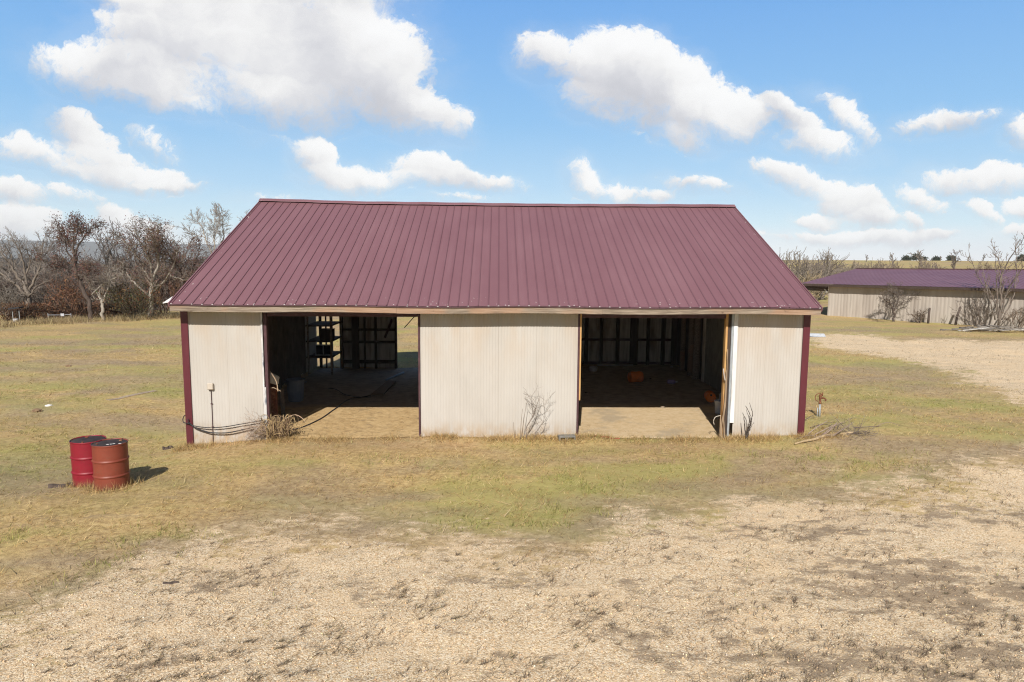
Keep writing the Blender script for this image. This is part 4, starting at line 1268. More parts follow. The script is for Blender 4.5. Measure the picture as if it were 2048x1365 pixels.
    d = 150+rng.random(n)**.8*470; a = np.radians(-52+rng.random(n)*44)
    x, y = d*np.sin(a), d*np.cos(a)
    kp = fbm(x*.011, y*.011, 123) > .40
    kp &= rng.random(n) < .9
    x, y, d = x[kp], y[kp], d[kp]; n = len(x)
    k = 4
    xi = np.repeat(x, k)+rng.normal(0, 1.3, n*k); yi = np.repeat(y, k)+rng.normal(0, 1.3, n*k); di = np.repeat(d, k)
    Ht = 2.5+4.5*rng.random(n*k)
    V, P, C = blades('w', xi, yi, H(xi, yi)+rng.random(n*k)*1.5-.3, Ht, .35+.5*rng.random(n*k)+di*.001, np.radians(55+35*rng.random(n*k)),
                     palette(n*k, [(.11, .095, .085), (.145, .12, .10), (.085, .075, .065), (.17, .135, .105), (.075, .08, .055)], [3, 3, 2, 1, .5]))
    tag(big_mesh('far_woods', V, P, MAT['blade'], C), kind='stuff')
    # white things standing behind the hedge
    p = spot(30, 650); x, y = p[0]-.6, p[1]+1.5; z = Hs(x, y)
    def zz(py): return aty(30, py, y)[2]
    x = aty(30, 600, y)[0]
    t = thing('feeder_stand', 'white metal stand with a dark flat top at the far left hedge', 'stand', (x, y, z))
    mb = MB()
    for sx in (-.22, .2):
        mb.tube([(x+sx, y, z-.1), (x+sx, y, zz(622))], .022, 8)
    mb.build('leg', MAT['zinc'], t)
    mb = MB(); mb.beam((x-.34, y, zz(618)), (x+.36, y, zz(615)), .45, .10); mb.build('top', MAT['black_rubber'], t)
    mb = MB(); mb.box((x-.02, y-.05, zz(641)), (.26, .2, .22), bev=.05); mb.build('basket', MAT['white_plastic'], t)
    Yr = p[1]+2.0
    a, b = aty(96, 630.5, Yr), aty(142, 629, Yr)
    t = thing('white_rail', 'thin white rail with a square white board beyond the hedge', 'rail', (a[0], Yr, Hs(a[0], Yr)))
    mb = MB(); mb.tube([a, (a+b)/2+np.array((0, 0, -.02)), b], .013, 6); mb.build('rail', MAT['white_plastic'], t)
    for q in (96, 142):
        e = aty(q, 630, Yr); mb = MB(); mb.tube([(e[0], Yr, Hs(e[0], Yr)-.1), (e[0], Yr, e[2]+.10)], .016, 6); mb.build('post', MAT['white_plastic'], t)
    e = aty(126, 630, Yr); mb = MB(); mb.box((e[0], Yr-.06, e[2]), (.22, .03, .18), bev=.01); mb.build('board', MAT['white_plastic'], t)


def make_right_side(P):
    # tree before the shed wall
    g = 'bare trees growing against the shed wall'
    limb_tree('bare_tree', 'small spreading leafless tree in front of the middle of the shed wall', (1788, 645), 46.3,
              [[(1788, 645), (1787, 625), (1783, 612)], [(1783, 612), (1776, 606), (1764, 600), (1757, 594)], [(1786, 615), (1790, 600), (1785, 590), (1774, 578)], [(1788, 622), (1800, 610), (1812, 602), (1820, 594)], [(1787, 608), (1791, 590), (1792, 578)], [(1787, 620), (1772, 612), (1752, 604)], [(1789, 618), (1798, 598), (1806, 585)]],
              [.13, .08, .07, .06, .05, .045, .05], 3.2, MAT['dark_bark'], (.15, .12, .10), g, 3, (6, 4, 3), .72, minr=.007)
    limb_tree('bare_tree', 'tall many-stemmed leafless tree at the right end of the shed wall', (1998, 655), 41.4,
              [[(1998, 655), (1999, 635), (2000, 615)], [(2000, 640), (2012, 590), (2022, 545), (2036, 500)], [(2000, 620), (2002, 560), (2012, 510), (2018, 488)], [(1999, 640), (1994, 590), (1990, 555), (1986, 520)],
               [(1996, 650), (2004, 590), (2008, 530), (2004, 498)], [(2000, 645), (1988, 600), (1984, 560), (1988, 505)], [(2003, 640), (2024, 600), (2040, 540), (2046, 490)], [(1990, 640), (1976, 590), (1980, 540)], [(2004, 645), (2030, 625), (2048, 610)]],
              [.13, .085, .085, .08, .075, .07, .07, .06, .05], 1.8, MAT['bark'], (.20, .155, .125), g, 3, (5, 3, 2), .6, minr=.008, spread=.45, upb=.16)
    for lab, px, py, Y, h, c in (('grey bush against the shed wall left of the tall many-stemmed tree', 1955, 657, 42.4, 1.9, (.22, .18, .15)),
                                 ('low brown bush at the foot of the shed near the right edge', 2036, 659, 40.7, 1.5, (.20, .15, .11)),
                                 ('sparse arching twigs on the shed wall right of its small tree', 1838, 652, 45.3, 1.0, (.17, .13, .10))):
        b = aty(px, py, Y); b[2] = Hs(b[0], Y)
        shrub('bush', lab, 'bush', b, h, 8, 2, (5, 4), c, .022, .6, .7, 'bushes against the shed wall', minr=.009)
    for lab, px, py, Y, h, lean in (('upright dark fence post against the shed wall', 1856, 650, 44.9, 1.05, 0.02), ('leaning dark fence post nearer the tall many-stemmed tree', 1910, 653, 43.5, 1.2, .18)):
        b = aty(px, py, Y); z = Hs(b[0], Y)
        mb = MB(); mb.tube([(b[0], Y, z-.2), (b[0]+lean*.5, Y, z+h*.5), (b[0]+lean*1.4, Y, z+h)], [.075, .07, .062], 8)
        tag(mb.build('fence_post', MAT['dark_bark'], smooth=True), lab, 'fence post', 'old posts before the shed')
    # heap of grey brush and boards
    b = spot(1985, 663, .2); z = Hs(b[0], b[1])
    t = thing('brush_heap', 'low heap of grey branches and boards before the shed', 'brush heap', (b[0], b[1], z))
    mb = MB()
    for k in range(46):
        x0 = b[0]+rng.normal(.6, 1.1); y0 = b[1]+rng.normal(.1, .4); a = rng.normal(-.4, .5); L = .5+1.3*random.random()
        p0 = np.array((x0-L*math.cos(a)/2, y0-L*math.sin(a)/2, z+.05+.3*random.random()*math.exp(-((x0-b[0]-.5)/1.2)**2)))
        p1 = np.array((x0+L*math.cos(a)/2, y0+L*math.sin(a)/2, z+.02+.25*random.random()))
        mb.tube(curve_pts([p0, (p0+p1)/2+rng.normal(0, .05, 3), p1], 4), np.linspace(.035, .015, 9)*(.6+.8*random.random()), 5, col=shift((.24, .21, .18), .4))
    mb.build('branch_pile', MAT['col'], t, use_col=True, smooth=True)
    for k in range(5):
        mb = MB(); x0 = b[0]+rng.normal(.3, .9); y0 = b[1]-.2+rng.normal(0, .25); a = rng.normal(-.3, .3)
        mb.beam((x0-.8*math.cos(a), y0-.8*math.sin(a), z+.03), (x0+.8*math.cos(a), y0+.8*math.sin(a), z+.16+.1*random.random()), .22, .03); mb.build('board', MAT['pale_board'], t)
    # white sheet lying flat on the ground
    p = spot(1632, 675, .05); z = Hs(p[0], p[1])
    mb = MB(); k = 12
    xs = np.linspace(-2.2, .45, k); ys = np.linspace(-.6, .6, 7)
    V = np.array([(p[0]+x+y*.3, p[1]+y, z+.05+.035*math.sin(x*2.3+y*3)+.02*math.cos(y*5)) for y in ys for x in xs])
    V2 = V-np.array((0, 0, .012)); n = len(V)
    fc = [tuple(int(q) for q in f) for f in grid_faces(k, 7)]
    mb.add(V, fc); mb.add(V2, [f[::-1] for f in fc])
    tag(mb.build('metal_sheet', MAT['white_trim'], smooth=True), 'flat white sheet lying on the ground behind the right barn corner', 'sheet')
    # scrub between the barn and the shed and the hillside beyond
    g = 'bare scrub on the slope behind the shed'
    # (px, py base, depth, height, colour)
    data = [(1612, 612, 58, 3.0, (.30, .23, .14)), (1596, 590, 66, 4.6, (.22, .185, .15)), (1640, 585, 72, 4.6, (.20, .165, .135)), (1572, 575, 80, 5.0, (.21, .18, .15)), (1662, 572, 84, 4.4, (.21, .175, .145)),
            (1690, 565, 90, 3.6, (.24, .195, .15)), (1622, 560, 100, 4.4, (.19, .16, .135)), (1705, 560, 96, 3.4, (.22, .18, .14)), (1760, 556, 100, 3.4, (.23, .185, .14)), (1785, 556, 104, 3.0, (.19, .15, .12)),
            (1735, 556, 108, 3.0, (.25, .20, .15)), (1845, 552, 110, 3.2, (.25, .20, .155)), (1955, 550, 100, 2.6, (.24, .20, .13)), (1980, 550, 104, 2.8, (.25, .20, .14)), (1870, 550, 116, 2.6, (.25, .2, .16))]
    labels = ['tan weedy bush in the gap between the two roofs', 'tall grey bush nearest the barn roof edge on the right', 'grey-brown bush above the left end of the shed roof', 'grey bush cut off by the barn roof edge', 'thin grey bush just above the rising shed gable',
              'pale scrub at the left end of the shed ridge', 'dark grey bush behind the first scrub right of the barn roof', 'short brown scrub right above the shed ridge start', 'low tan scrub over the shed ridge left of the brown one', 'darker brown scrub over the shed ridge',
              'small pale scrub between two scrubs over the shed ridge', 'thin pale scrub over the middle of the shed ridge', 'green-tan bush over the shed ridge near the right tree', 'tan bush behind the tall many-stemmed tree', 'sparse scrub over the shed ridge left of the snag']
    for (px, py, Y, h, c), lab in zip(data, labels):
        b = aty(px, py, Y); b[2] = Hs(b[0], Y)
        shrub('scrub_bush', lab, 'bush', b, h, 9, 2, (7, 6), c, .045, .6, .6, g, minr=.02)
    g = 'bare trees on the skyline at the right'
    # slim trees whose heads stand on the skyline
    for lab, px, top, Y, c in (('thin leafless skyline tree right of the dark cedar pair', 1850, 492, 130, (.22, .19, .165)), ('dead snag with a forked dark top on the skyline', 1909, 497, 120, (.17, .14, .12)),
                               ('faint bare tree on the skyline above the shed ridge start', 1732, 508, 190, (.20, .17, .15)), ('faint bare tree on the skyline left of the cedars', 1786, 503, 160, (.21, .18, .15)),
                               ('grey bare tree on the skyline left of the snag', 1880, 510, 210, (.2, .18, .16)), ('grey bare tree on the skyline right of the snag', 1935, 510, 210, (.2, .18, .16)), ('faint bare tree at the skyline far right', 1965, 506, 200, (.2, .18, .16))):
        b = aty(px, 530, Y); z = Hs(b[0], Y); h = aty(px, top, Y)[2]-z
        t = thing('skyline_tree', lab, 'tree', (b[0], Y, z), g)
        a_, b_ = MB(), MB()
        branchy(a_, (b[0], Y, z-.2), (rng.normal(0, .05), 0, 1), h*.80, .16, 0, 3, (9, 5, 3), .62, .12, .07, .46, 6, lambda l: shift(c), .03, (6, 4, 3), (1, b_))
        a_.build('trunk', MAT['bark'], t, smooth=True); b_.build('crown', MAT['col'], t, use_col=True)
    g = 'dark cedars on the skyline'
    for lab, px, top, Y, w in (('small dark cedar at the left of the skyline cedars', 1811, 515, 245, 3.0), ('tallest dark round cedar on the skyline', 1832, 510, 245, 4.6), ('low dark cedar beside the tallest one', 1846, 517, 250, 2.8), ('small dark cedar between tree trunks on the skyline', 1872, 517, 250, 3.0), ('dark cedar beside the forked snag', 1902, 514, 245, 3.4), ('dark cedar at the far right of the skyline', 2044, 512, 235, 3.4)):
        b = aty(px, 525, Y); z = Hs(b[0], Y); h = aty(px, top, Y)[2]-z
        t = thing('cedar_tree', lab, 'tree', (b[0], Y, z), g)
        mb = MB(); mb.tube([(b[0], Y, z-.2), (b[0], Y, z+h*.6)], [.22, .1], 6); mb.build('trunk', MAT['dark_bark'], t)
        cr = MB()
        tips = []
        for k in range(70):
            f = random.random()**.8; rr = w*.5*(1-f*.75)*(.5+.5*random.random()); an = random.random()*6.28
            tips.append((b[0]+rr*math.cos(an), Y+rr*math.sin(an), z+h*(.12+.85*f)))
        leaf_quads(cr, tips, 900, .34, .28, [(.03, .04, .022), (.045, .055, .028), (.06, .06, .035)])
        cr.build('crown', MAT['col'], t, use_col=True)


def make_yard_things():
    # concrete block
    x, y = 1.60, 15.52; z = Hs(x, y)-.115
    t = MB(); L, Wd, Hh = .39, .19, .19
    A = np.array(Matrix.Rotation(.12, 3, 'Z'))
    for cx, cy, sx, sy in ((0, -.077, L, .036), (0, .077, L, .036), (-.177, 0, .036, .118), (0, 0, .034, .118), (.177, 0, .036, .118)):
        c = A @ np.array((cx, 0, cy)); 
        t.box((x+c[0], y+c[1], z+.115+c[2]), (sx, Wd, sy), A, .004)
    tag(t.build('cement_block', MAT['block']), 'hollow grey cement block half sunk at the foot of the centre wall', 'cement block')
    # red webbing strap
    t = MB()
    for off, col in ((0, 0), (.05, 1)):
        pts = curve_pts([(1.98, 15.80+off, .085), (2.25, 15.66+off*.6, .10), (2.55, 15.60+off*.3, .085), (2.86, 15.62, .075)], 7)
        pts[:, 2] = np.array([Hs(a, b) for a, b in pts[:, :2]])+.02+.01*np.sin(np.arange(len(pts)))
        for i in range(len(pts)-1): t.beam(pts[i], pts[i+1], .055, .008, 0)
    tag(t.build('webbing_strap', MAT['red_strap']), 'faded red webbing strap lying on the right bay threshold', 'strap')
    # saplings before the centre wall
    b = (.72, 15.52, Hs(.72, 15.52))
    t = thing('sapling', 'thin leafless sapling in front of the cream centre wall', 'sapling', b)
    a_, b_ = MB(), MB()
    def px(x, y): return aty(x, y, 15.5)
    for pts, r in (([(1055, 882), (1052, 868), (1053, 855), (1062, 840), (1070, 822), (1078, 798)], .014), ([(1068, 826), (1063, 810), (1062, 790)], .007), ([(1066, 880), (1075, 860), (1088, 840), (1090, 820)], .008), ([(1070, 818), (1085, 812), (1098, 806)], .005)):
        C = curve_pts([px(*q) for q in pts], 5); C[:, 1] += rng.normal(0, .012, len(C)); a_.tube(C, np.linspace(r, r*.4, len(C)), 6, col=(.19, .15, .125))
        for i in range(3, len(C), 2):
            branchy(b_, C[i], (rng.normal(0, .7), rng.normal(0, .5), .8), .26+.12*random.random(), .0035, 1, 2, (3, 3), .6, .15, .05, .6, 3, lambda l: shift((.23, .19, .16)), .0022, (4, 3, 3))
    a_.build('trunk', MAT['col'], t, smooth=True, use_col=True); b_.build('crown', MAT['col'], t, use_col=True)
    t = thing('dead_weed', 'two straight dry weed stalks left of the sapling', 'weed', (.45, 15.5, Hs(.45, 15.5)))
    mb = MB()
    for pts in ([(1041, 880), (1042, 850), (1045, 818)], [(1043, 874), (1047, 845), (1053, 806)], [(1030, 880), (1028, 862), (1027, 845)]):
        mb.tube(curve_pts([px(*q) for q in pts], 4), np.linspace(.008, .004, 9), 5, col=(.22, .17, .13))
    mb.build('stalks', MAT['col'], t, use_col=True)
    # charred shrub stems before the right panel
    bx = aty(1495, 876, 15.55); z = Hs(bx[0], 15.55)
    t = thing('dead_shrub', 'charred bare shrub stems in front of the right wall panel', 'shrub', (bx[0], 15.55, z))
    mb = MB()
    q = lambda x, y: aty(x, y, 15.55)
    for pts, r in (([(1494, 880), (1496, 865), (1501, 850), (1503, 838)], .028), ([(1493, 880), (1490, 860), (1488, 834)], .02), ([(1498, 862), (1500, 842), (1499, 828), (1491, 812)], .014), ([(1501, 845), (1505, 828), (1499, 806)], .011), ([(1500, 856), (1508, 845)], .008), ([(1496, 872), (1486, 868)], .008)):
        C = curve_pts([q(*k) for k in pts], 5); C[1:, 1] += rng.normal(0, .015, len(C)-1)
        mb.tube(C, np.linspace(r, r*.45, len(C))*(1+.15*np.sin(np.arange(len(C))*2)), 7, col=shift((.085, .07, .06)))
    mb.build('stems', MAT['col'], t, smooth=True, use_col=True)
    # fallen branch with bleached wood
    p = [(1590, 882), (1608, 879), (1628, 875), (1648, 870), (1668, 866), (1688, 866), (1704, 864)]
    P_ = np.array([spot(a, b, .22) for a, b in p]); P_[:, 2] = [Hs(a, b)+.03+.015*math.sin(i) for i, (a, b, _) in enumerate(P_)]
    t = thing('fallen_branch', 'long bare fallen branch lying on the grass right of the barn', 'branch', tuple(P_[0]))
    C = curve_pts(P_, 5)
    mb = MB(); mb.tube(C, np.linspace(.018, .052, len(C))*(1+.12*np.sin(np.arange(len(C))*1.3)), 8); mb.build('stem', MAT['log'], t, smooth=True)
    mb = MB()
    for k in range(22):
        branchy(mb, C[-1]+rng.normal(0, .06, 3)*np.array((1, 1, .2)), (rng.normal(.6, .6), rng.normal(0, .6), .12), .35+.3*random.random(), .007, 1, 2, (3, 3), .6, .25, 0, .6, 4, lambda l: shift((.20, .16, .13), .4), .003, (4, 4, 3))
    mb.build('twigs', MAT['col'], t, use_col=True)
    # loose twigs round the hydrant and the right corner
    c = spot(1630, 850, .2); z = Hs(c[0], c[1])
    t = thing('twig_pile', 'tangle of dry twigs between the right barn corner and the hydrant', 'twigs', (c[0], c[1], z))
    mb = MB()
    for k in range(24):
        x = c[0]+rng.normal(.1, .7); y = c[1]+rng.normal(-.1, .45)
        if x < 7.5 and y > 15.6: y = 15.5
        a = rng.normal(.5, .8); L = .25+.7*random.random(); zz = Hs(x, y)+.015
        P0 = np.array((x, y, zz)); P1 = P0+np.array((math.cos(a)*L, math.sin(a)*L, .02+.07*random.random()))
        if P1[0] < 7.45 and P1[1] > 15.7: continue
        mb.tube(curve_pts([P0, (P0+P1)/2+rng.normal(0, .04, 3)+np.array((0, 0, .04)), P1], 4), np.linspace(.008, .003, 9)*(.6+random.random()), 4, col=shift((.30, .23, .17) if random.random() < .5 else (.14, .11, .095), .3))
    for k in range(6):
        P0 = np.array((7.25+.1*k, 15.60-.03*k, Hs(7.2, 15.6)+.02)); P1 = P0+np.array((.55+.15*random.random(), .1, .30+.1*random.random()))
        mb.tube(curve_pts([P0, (P0+P1)/2+rng.normal(0, .03, 3), P1], 4), np.linspace(.014, .006, 9), 5, col=shift((.33, .25, .22), .2))
    mb.build('twig', MAT['col'], t, use_col=True, smooth=True)
    # dry vine mound at the left jamb
    c = np.array((-5.22, 15.72, .02))
    t = thing('vine_mound', 'mound of dry tan arching vines against the left door jamb', 'vines', tuple(c))
    mb = MB()
    for k in range(130):
        p0 = c+np.array((.04+rng.normal(0, .15), rng.normal(0, .08), .02+.2*random.random()))
        a = random.random()*2*math.pi; L = .18+.34*random.random(); hh = .10+.34*random.random()
        dx, dy = math.cos(a)*L, math.sin(a)*L*.5
        p1 = p0+np.array((dx*.35, dy*.35, hh))+rng.normal(0, .05, 3); p2 = p0+np.array((dx*.75, dy*.75, hh*.75))+rng.normal(0, .05, 3); p3 = p0+np.array((dx*1.05, dy, -.05+.25*random.random()))
        P_ = np.array([p0, p1, p2, p3]); P_[:, 2] = np.clip(P_[:, 2], .0, .60); P_[:, 0] = np.maximum(P_[:, 0], -5.62)
        mb.tube(curve_pts(P_, 5), np.linspace(.007, .003, 16), 4, col=shift(((.46, .33, .17), (.33, .235, .135), (.18, .12, .075))[k % 3], .35))
    mb.build('cane', MAT['col'], t, use_col=True)
    mb = MB()
    for k in range(34):
        branchy(mb, c+np.array((-.15, -.12, .15+.2*random.random())), (-1, rng.normal(-.25, .2), rng.normal(.15, .35)), .35+.25*random.random(), .005, 1, 2, (4, 3), .6, .2, 0, .6, 4, lambda l: shift((.34, .25, .19), .3), .0022, (4, 3, 3))
    mb.build('twigs', MAT['col'], t, use_col=True)
    # two long bare canes standing in the doorway
    mb = MB()
    for pts in ([(531, 843), (533, 815), (540, 790), (534, 800)], [(556, 783), (553, 765), (545, 750), (537, 739)], [(533, 780), (545, 776), (552, 778), (562, 783)], [(570, 838), (590, 830), (606, 838), (611, 846)]):
        mb.tube(curve_pts([aty(a, b, 16.0) for a, b in pts], 5), np.linspace(.011, .006, 16), 5, col=shift((.45, .33, .22), .2))
    mb.build('cane', MAT['col'], t, use_col=True)
    # cable hanging along the left panel
    t = MB()
    Yc = 15.75
    a = [aty(x, y, Yc) for x, y in ((376, 838), (378, 848), (392, 853), (420, 856), (450, 854), (480, 849), (510, 844), (530, 840))]
    t.tube(curve_pts(a, 5), .011, 6)
    b = [aty(x, y, Yc) for x, y in ((378, 846), (390, 856), (410, 863), (425, 866), (455, 866), (485, 860), (505, 855))]
    t.tube(curve_pts(b, 5), .014, 6)
    w = [(-7.2, 15.72, .40), (-7.36, 15.78, .42), (-7.42, 15.95, .52), (-7.36, 16.2, .55)]
    t.tube(curve_pts(w, 6), .011, 6)
    tag(t.build('power_cable', MAT['black_rubber'], smooth=True), 'black cable looped along the foot of the left wall panel', 'cable')
    # cable across the left bay floor
    pts = [(560, 866), (600, 858), (640, 840), (665, 822), (678, 812), (690, 802), (705, 795), (725, 792), (742, 792)]
    P_ = np.array([spot(a, b, .05) for a, b in pts]); P_[:, 2] = [FZ(a, b)+.016 if b > 15.9 else Hs(a, b)+.03 for a, b, _ in P_]
    t = MB(); C = curve_pts(P_, 6); C[:, 2] = [FZ(a, b)+.018 for a, b, _ in C]; t.tube(C, .014, 6)
    pts = [(742, 792), (720, 796), (690, 790), (672, 778), (656, 775)]
    P2 = np.array([spot(a, b, 0) for a, b in pts]); C = curve_pts(P2, 6); C[:, 2] = [FZ(a, b)+.03 for a, b, _ in C]; t.tube(C, .012, 6)
    tag(t.build('floor_cable', MAT['black_rubber'], smooth=True), 'dark cable snaking over the left bay floor into the sun', 'cable')


def make_interior():
    def bin_():
        x, y = -6.05, 20.2; z = FZ(x, y)
        t = thing('trash_bin', 'round blue-grey plastic trash bin in the left bay', 'trash bin', (x, y, z))
        mb = MB(); mb.lathe([(.0001, .0), (.20, .0), (.215, .015), (.222, .15), (.250, .60), (.254, .62), (.272, .625), (.275, .655), (.262, .66), (.252, .65), (.24, .5), (.21, .06), (.0001, .05)], 36, c=(x, y, z))
        for k in range(16):
            a = k*2*math.pi/16
            mb.beam((x+.217*math.cos(a), y+.217*math.sin(a), z+.06), (x+.247*math.cos(a), y+.247*math.sin(a), z+.55), .02, .012, .003, (math.cos(a), math.sin(a), 0))
        mb.build('body', MAT['grey_plastic'], t, smooth=True)
        for s in (-1, 1):
            mb = MB(); mb.tube(curve_pts([(x+s*.26, y-.06, z+.6), (x+s*.31, y-.06, z+.57), (x+s*.31, y+.06, z+.57), (x+s*.26, y+.06, z+.6)], 5), .012, 6); mb.build('handle', MAT['grey_plastic'], t, smooth=True)
    bin_()
    # boards on the floor
    def slab(name, pxs, th, mat, label, cat):
        P_ = np.array([spot(a, b, -.03) for a, b in pxs]); zf = FZ(P_[:, 0], P_[:, 1]).max()
        mb = MB(); n = len(P_)
        V = [(a, b, zf+.012) for a, b, _ in P_]+[(a, b, zf+.012+th) for a, b, _ in P_]
        mb.add(V, [tuple(range(n-1, -1, -1)), tuple(range(n, 2*n))]+[(i, (i+1) % n, n+(i+1) % n, n+i) for i in range(n)])
        tag(mb.build(name, mat), label, cat)
    slab('board', [(742, 793), (766, 794), (792, 767), (776, 765)], .04, MAT['brown_board'], 'brown flat board lying on the left bay floor', 'board')
    slab('plank', [(770, 758), (773, 759), (809, 744), (807, 742)], .035, MAT['blue_board'], 'narrow pale blue plank on the floor by the rear doorway', 'plank')
    # scrap pile left jamb inside
    g = 'scrap lumber behind the left door jamb'
    def stick(label, a, b, w, h, mat=MAT['scrap_wood'], name='scrap_board'):
        mb = MB(); mb.beam(a, b, w, h, .006); tag(mb.build(name, mat), label, 'scrap board', g)
    stick('short grey post leaning upright beside the trash bin', (-5.80, 18.2, .06), (-5.95, 18.6, .66), .10, .10)
    stick('wide scrap board lying flat behind the vines', (-6.35, 17.2, .12), (-5.45, 17.75, .10), .22, .05)
    stick('scrap board slanting over the flat one behind the vines', (-6.45, 17.0, .10), (-5.75, 16.95, .36), .18, .05)
    stick('dark board propped against the left jamb post', (-5.78, 16.6, .1), (-5.98, 16.5, 1.0), .16, .04, MAT['purlin_steel'])
    mb = MB(); mb.box((-5.95, 17.4, .55), (.5, .5, .9), Matrix.Rotation(.3, 3, 'Z'), .02)
    for k in range(4): mb.box((-5.95, 17.4-.26, .25+.2*k), (.42, .02, .03), Matrix.Rotation(.3, 3, 'Z'), .004)
    tag(mb.build('rusty_cabinet', MAT['rust']), 'rusty metal cabinet just inside the left jamb', 'cabinet')
    mb = MB(); mb.box((-5.78, 17.3, 1.19), (.30, .30, .22), Matrix.Rotation(.5, 3, 'Z') @ Matrix.Rotation(.35, 3, 'Y'), .02)
    mb.box((-5.78, 17.3, 1.31), (.22, .24, .02), Matrix.Rotation(.5, 3, 'Z') @ Matrix.Rotation(.35, 3, 'Y'), .004)
    tag(mb.build('metal_box', MAT['pale_board']), 'tilted pale metal box atop the rusty cabinet', 'box')
    def bottle(x, y, z, s, mat, label):
        mb = MB(); mb.lathe([(.0001, 0), (.04*s, 0), (.042*s, .01*s), (.042*s, .11*s), (.03*s, .15*s), (.015*s, .17*s), (.015*s, .2*s), (.0001, .2*s)], 14, c=(x, y, z)); tag(mb.build('bottle', mat, smooth=True), label, 'bottle')
    bottle(-5.74, 17.62, 1.0, .8, MAT['white_plastic'], 'small white bottle on the rusty cabinet')
    # shelving in the back left corner
    t = thing('shelving', 'dark plank shelving built across the back left corner', 'shelves', (-6.85, 26.3, 0))
    for z in (.56, 1.16, 1.75):
        mb = MB(); mb.box((-6.70, 26.25, z), (.95, 1.7, .05), bev=.004); mb.build('shelf_board', MAT['dark_timber'], t)
    for x, y, w in ((-6.24, 25.42, .07), (-6.24, 27.1, .06), (-7.1, 25.42, .06)):
        mb = MB(); mb.box((x, y, 1.45), (w, w, 3.1), bev=.004); mb.build('upright', MAT['timber'], t)
    # things on the shelves
    x, y, z = -6.62, 25.75, .590
    t = thing('window_frame', 'old white two-pane window frame on the lowest corner shelf', 'window', (x, y, z))
    mb = MB()
    for cx, cz, sx, sz in ((0, .02, .62, .04), (0, .40, .62, .04), (-.29, .21, .04, .34), (.29, .21, .04, .34), (0, .21, .03, .34)):
        mb.box((x+cx, y, z+cz), (sx, .05, sz), bev=.004)
    mb.build('frame', MAT['white_plastic'], t)
    mb = MB(); mb.box((x, y+.01, z+.21), (.57, .008, .35)); mb.build('glass', MAT['glass'], t)
    mb = MB(); mb.box((-6.5, 25.9, 1.385), (.46, .5, .37), bev=.01); mb.box((-6.5, 25.9, 1.575), (.49, .53, .02), bev=.004)
    tag(mb.build('dark_crate', MAT['dark_timber']), 'dark wooden crate on the middle corner shelf', 'crate')
    # right bay: orange kegs
    def keg(x, y, label, ax, r_=.15, L=.42):
        z = FZ(x, y)+r_+.004
        t = thing('orange_keg', label, 'keg', (x, y, z-r_), 'orange kegs on the right bay floor')
        h = L/2
        prof = [(.0001, -h+.015), (r_*.8, -h+.015), (r_*.88, -h), (r_*.93, -h+.01), (r_*.95, -h+.05), (r_, -h+.08), (r_, -h+.11), (r_*.96, -.03), (r_*.96, .03), (r_, h-.11), (r_, h-.08), (r_*.95, h-.05), (r_*.93, h-.01), (r_*.88, h), (r_*.8, h-.015), (.0001, h-.015)]
        a = np.array(ax, float); a /= np.linalg.norm(a); b = np.cross((0, 0, 1), a); b /= np.linalg.norm(b)
        M = np.array([b, np.cross(a, b), a]).T
        mb = MB(); mb.lathe(prof, 32, M, (x, y, z)); mb.build('body', MAT['orange_plastic'], t, smooth=True)
        mb = MB(); mb.lathe([(.03, 0), (.03, .018), (.0001, .02)], 12, M, np.array((x, y, z))+a*(h-.015)+np.cross(a, b)*r_*.5); mb.build('cap', MAT['dark_timber'], t)
    keg(4.75, 23.2, 'orange keg lying on its side in the middle of the right bay', (1, .25, 0), .19, .46)
    keg(6.35, 20.0, 'orange keg lying end-on by the right wall of the right bay', (-.15, -1, 0), .155, .42)
    # purple bottle lying down
    x, y = 5.95, 22.95; z = FZ(x, y)
    a = np.array((1, -.25, 0)); a /= np.linalg.norm(a); b = np.cross((0, 0, 1), a); M = np.array([b, np.cross(a, b), a]).T
    t = thing('jug', 'purple plastic jug with white cap lying on the right bay floor', 'jug', (x, y, z))
    mb = MB(); mb.lathe([(.0001, -.15), (.06, -.15), (.07, -.13), (.07, .05), (.05, .10), (.025, .13)], 18, M, (x, y, z+.072)); mb.build('body', MAT['purple_plastic'], t, smooth=True)
    mb = MB(); mb.lathe([(.03, .125), (.03, .20), (.0001, .20)], 12, M, (x, y, z+.072)); mb.build('cap', MAT['white_plastic'], t)
    # bucket
    x, y = 6.14, 18.45; z = FZ(x, y)
    t = thing('bucket', 'white plastic bucket beside the right jamb', 'bucket', (x, y, z))
    mb = MB(); mb.lathe([(.0001, 0), (.115, 0), (.12, .01), (.14, .33), (.148, .335), (.148, .36), (.138, .36), (.115, .03), (.0001, .03)], 28, c=(x, y, z)); mb.build('body', MAT['white_plastic'], t, smooth=True)
    mb = MB(); mb.tube(curve_pts([(x-.145, y, z+.34), (x-.1, y-.09, z+.40), (x, y-.13, z+.42), (x+.1, y-.09, z+.40), (x+.145, y, z+.34)], 5), .004, 5); mb.build('handle', MAT['zinc'], t)
    mb = MB(); mb.lathe([(.0001, .28), (.035, .28), (.037, .30), (.037, .50), (.028, .54), (.014, .56), (.014, .60), (.0001, .60)], 14, c=(x+.02, y+.02, z)); tag(mb.build('bottle', MAT['grey_plastic'], smooth=True), 'grey-blue bottle standing up out of the white bucket', 'bottle')
    # white tub and pipe at the back
    x, y = 3.62, 25.6; z = FZ(x, y)
    mb = MB(); mb.lathe([(.0001, 0), (.13, 0), (.15, .03), (.16, .14), (.17, .15), (.16, .16), (.14, .13), (.12, .03), (.0001, .02)], 24, c=(x, y, z)); tag(mb.build('tub', MAT['white_plastic'], smooth=True), 'shallow round white tub near the back wall', 'tub')
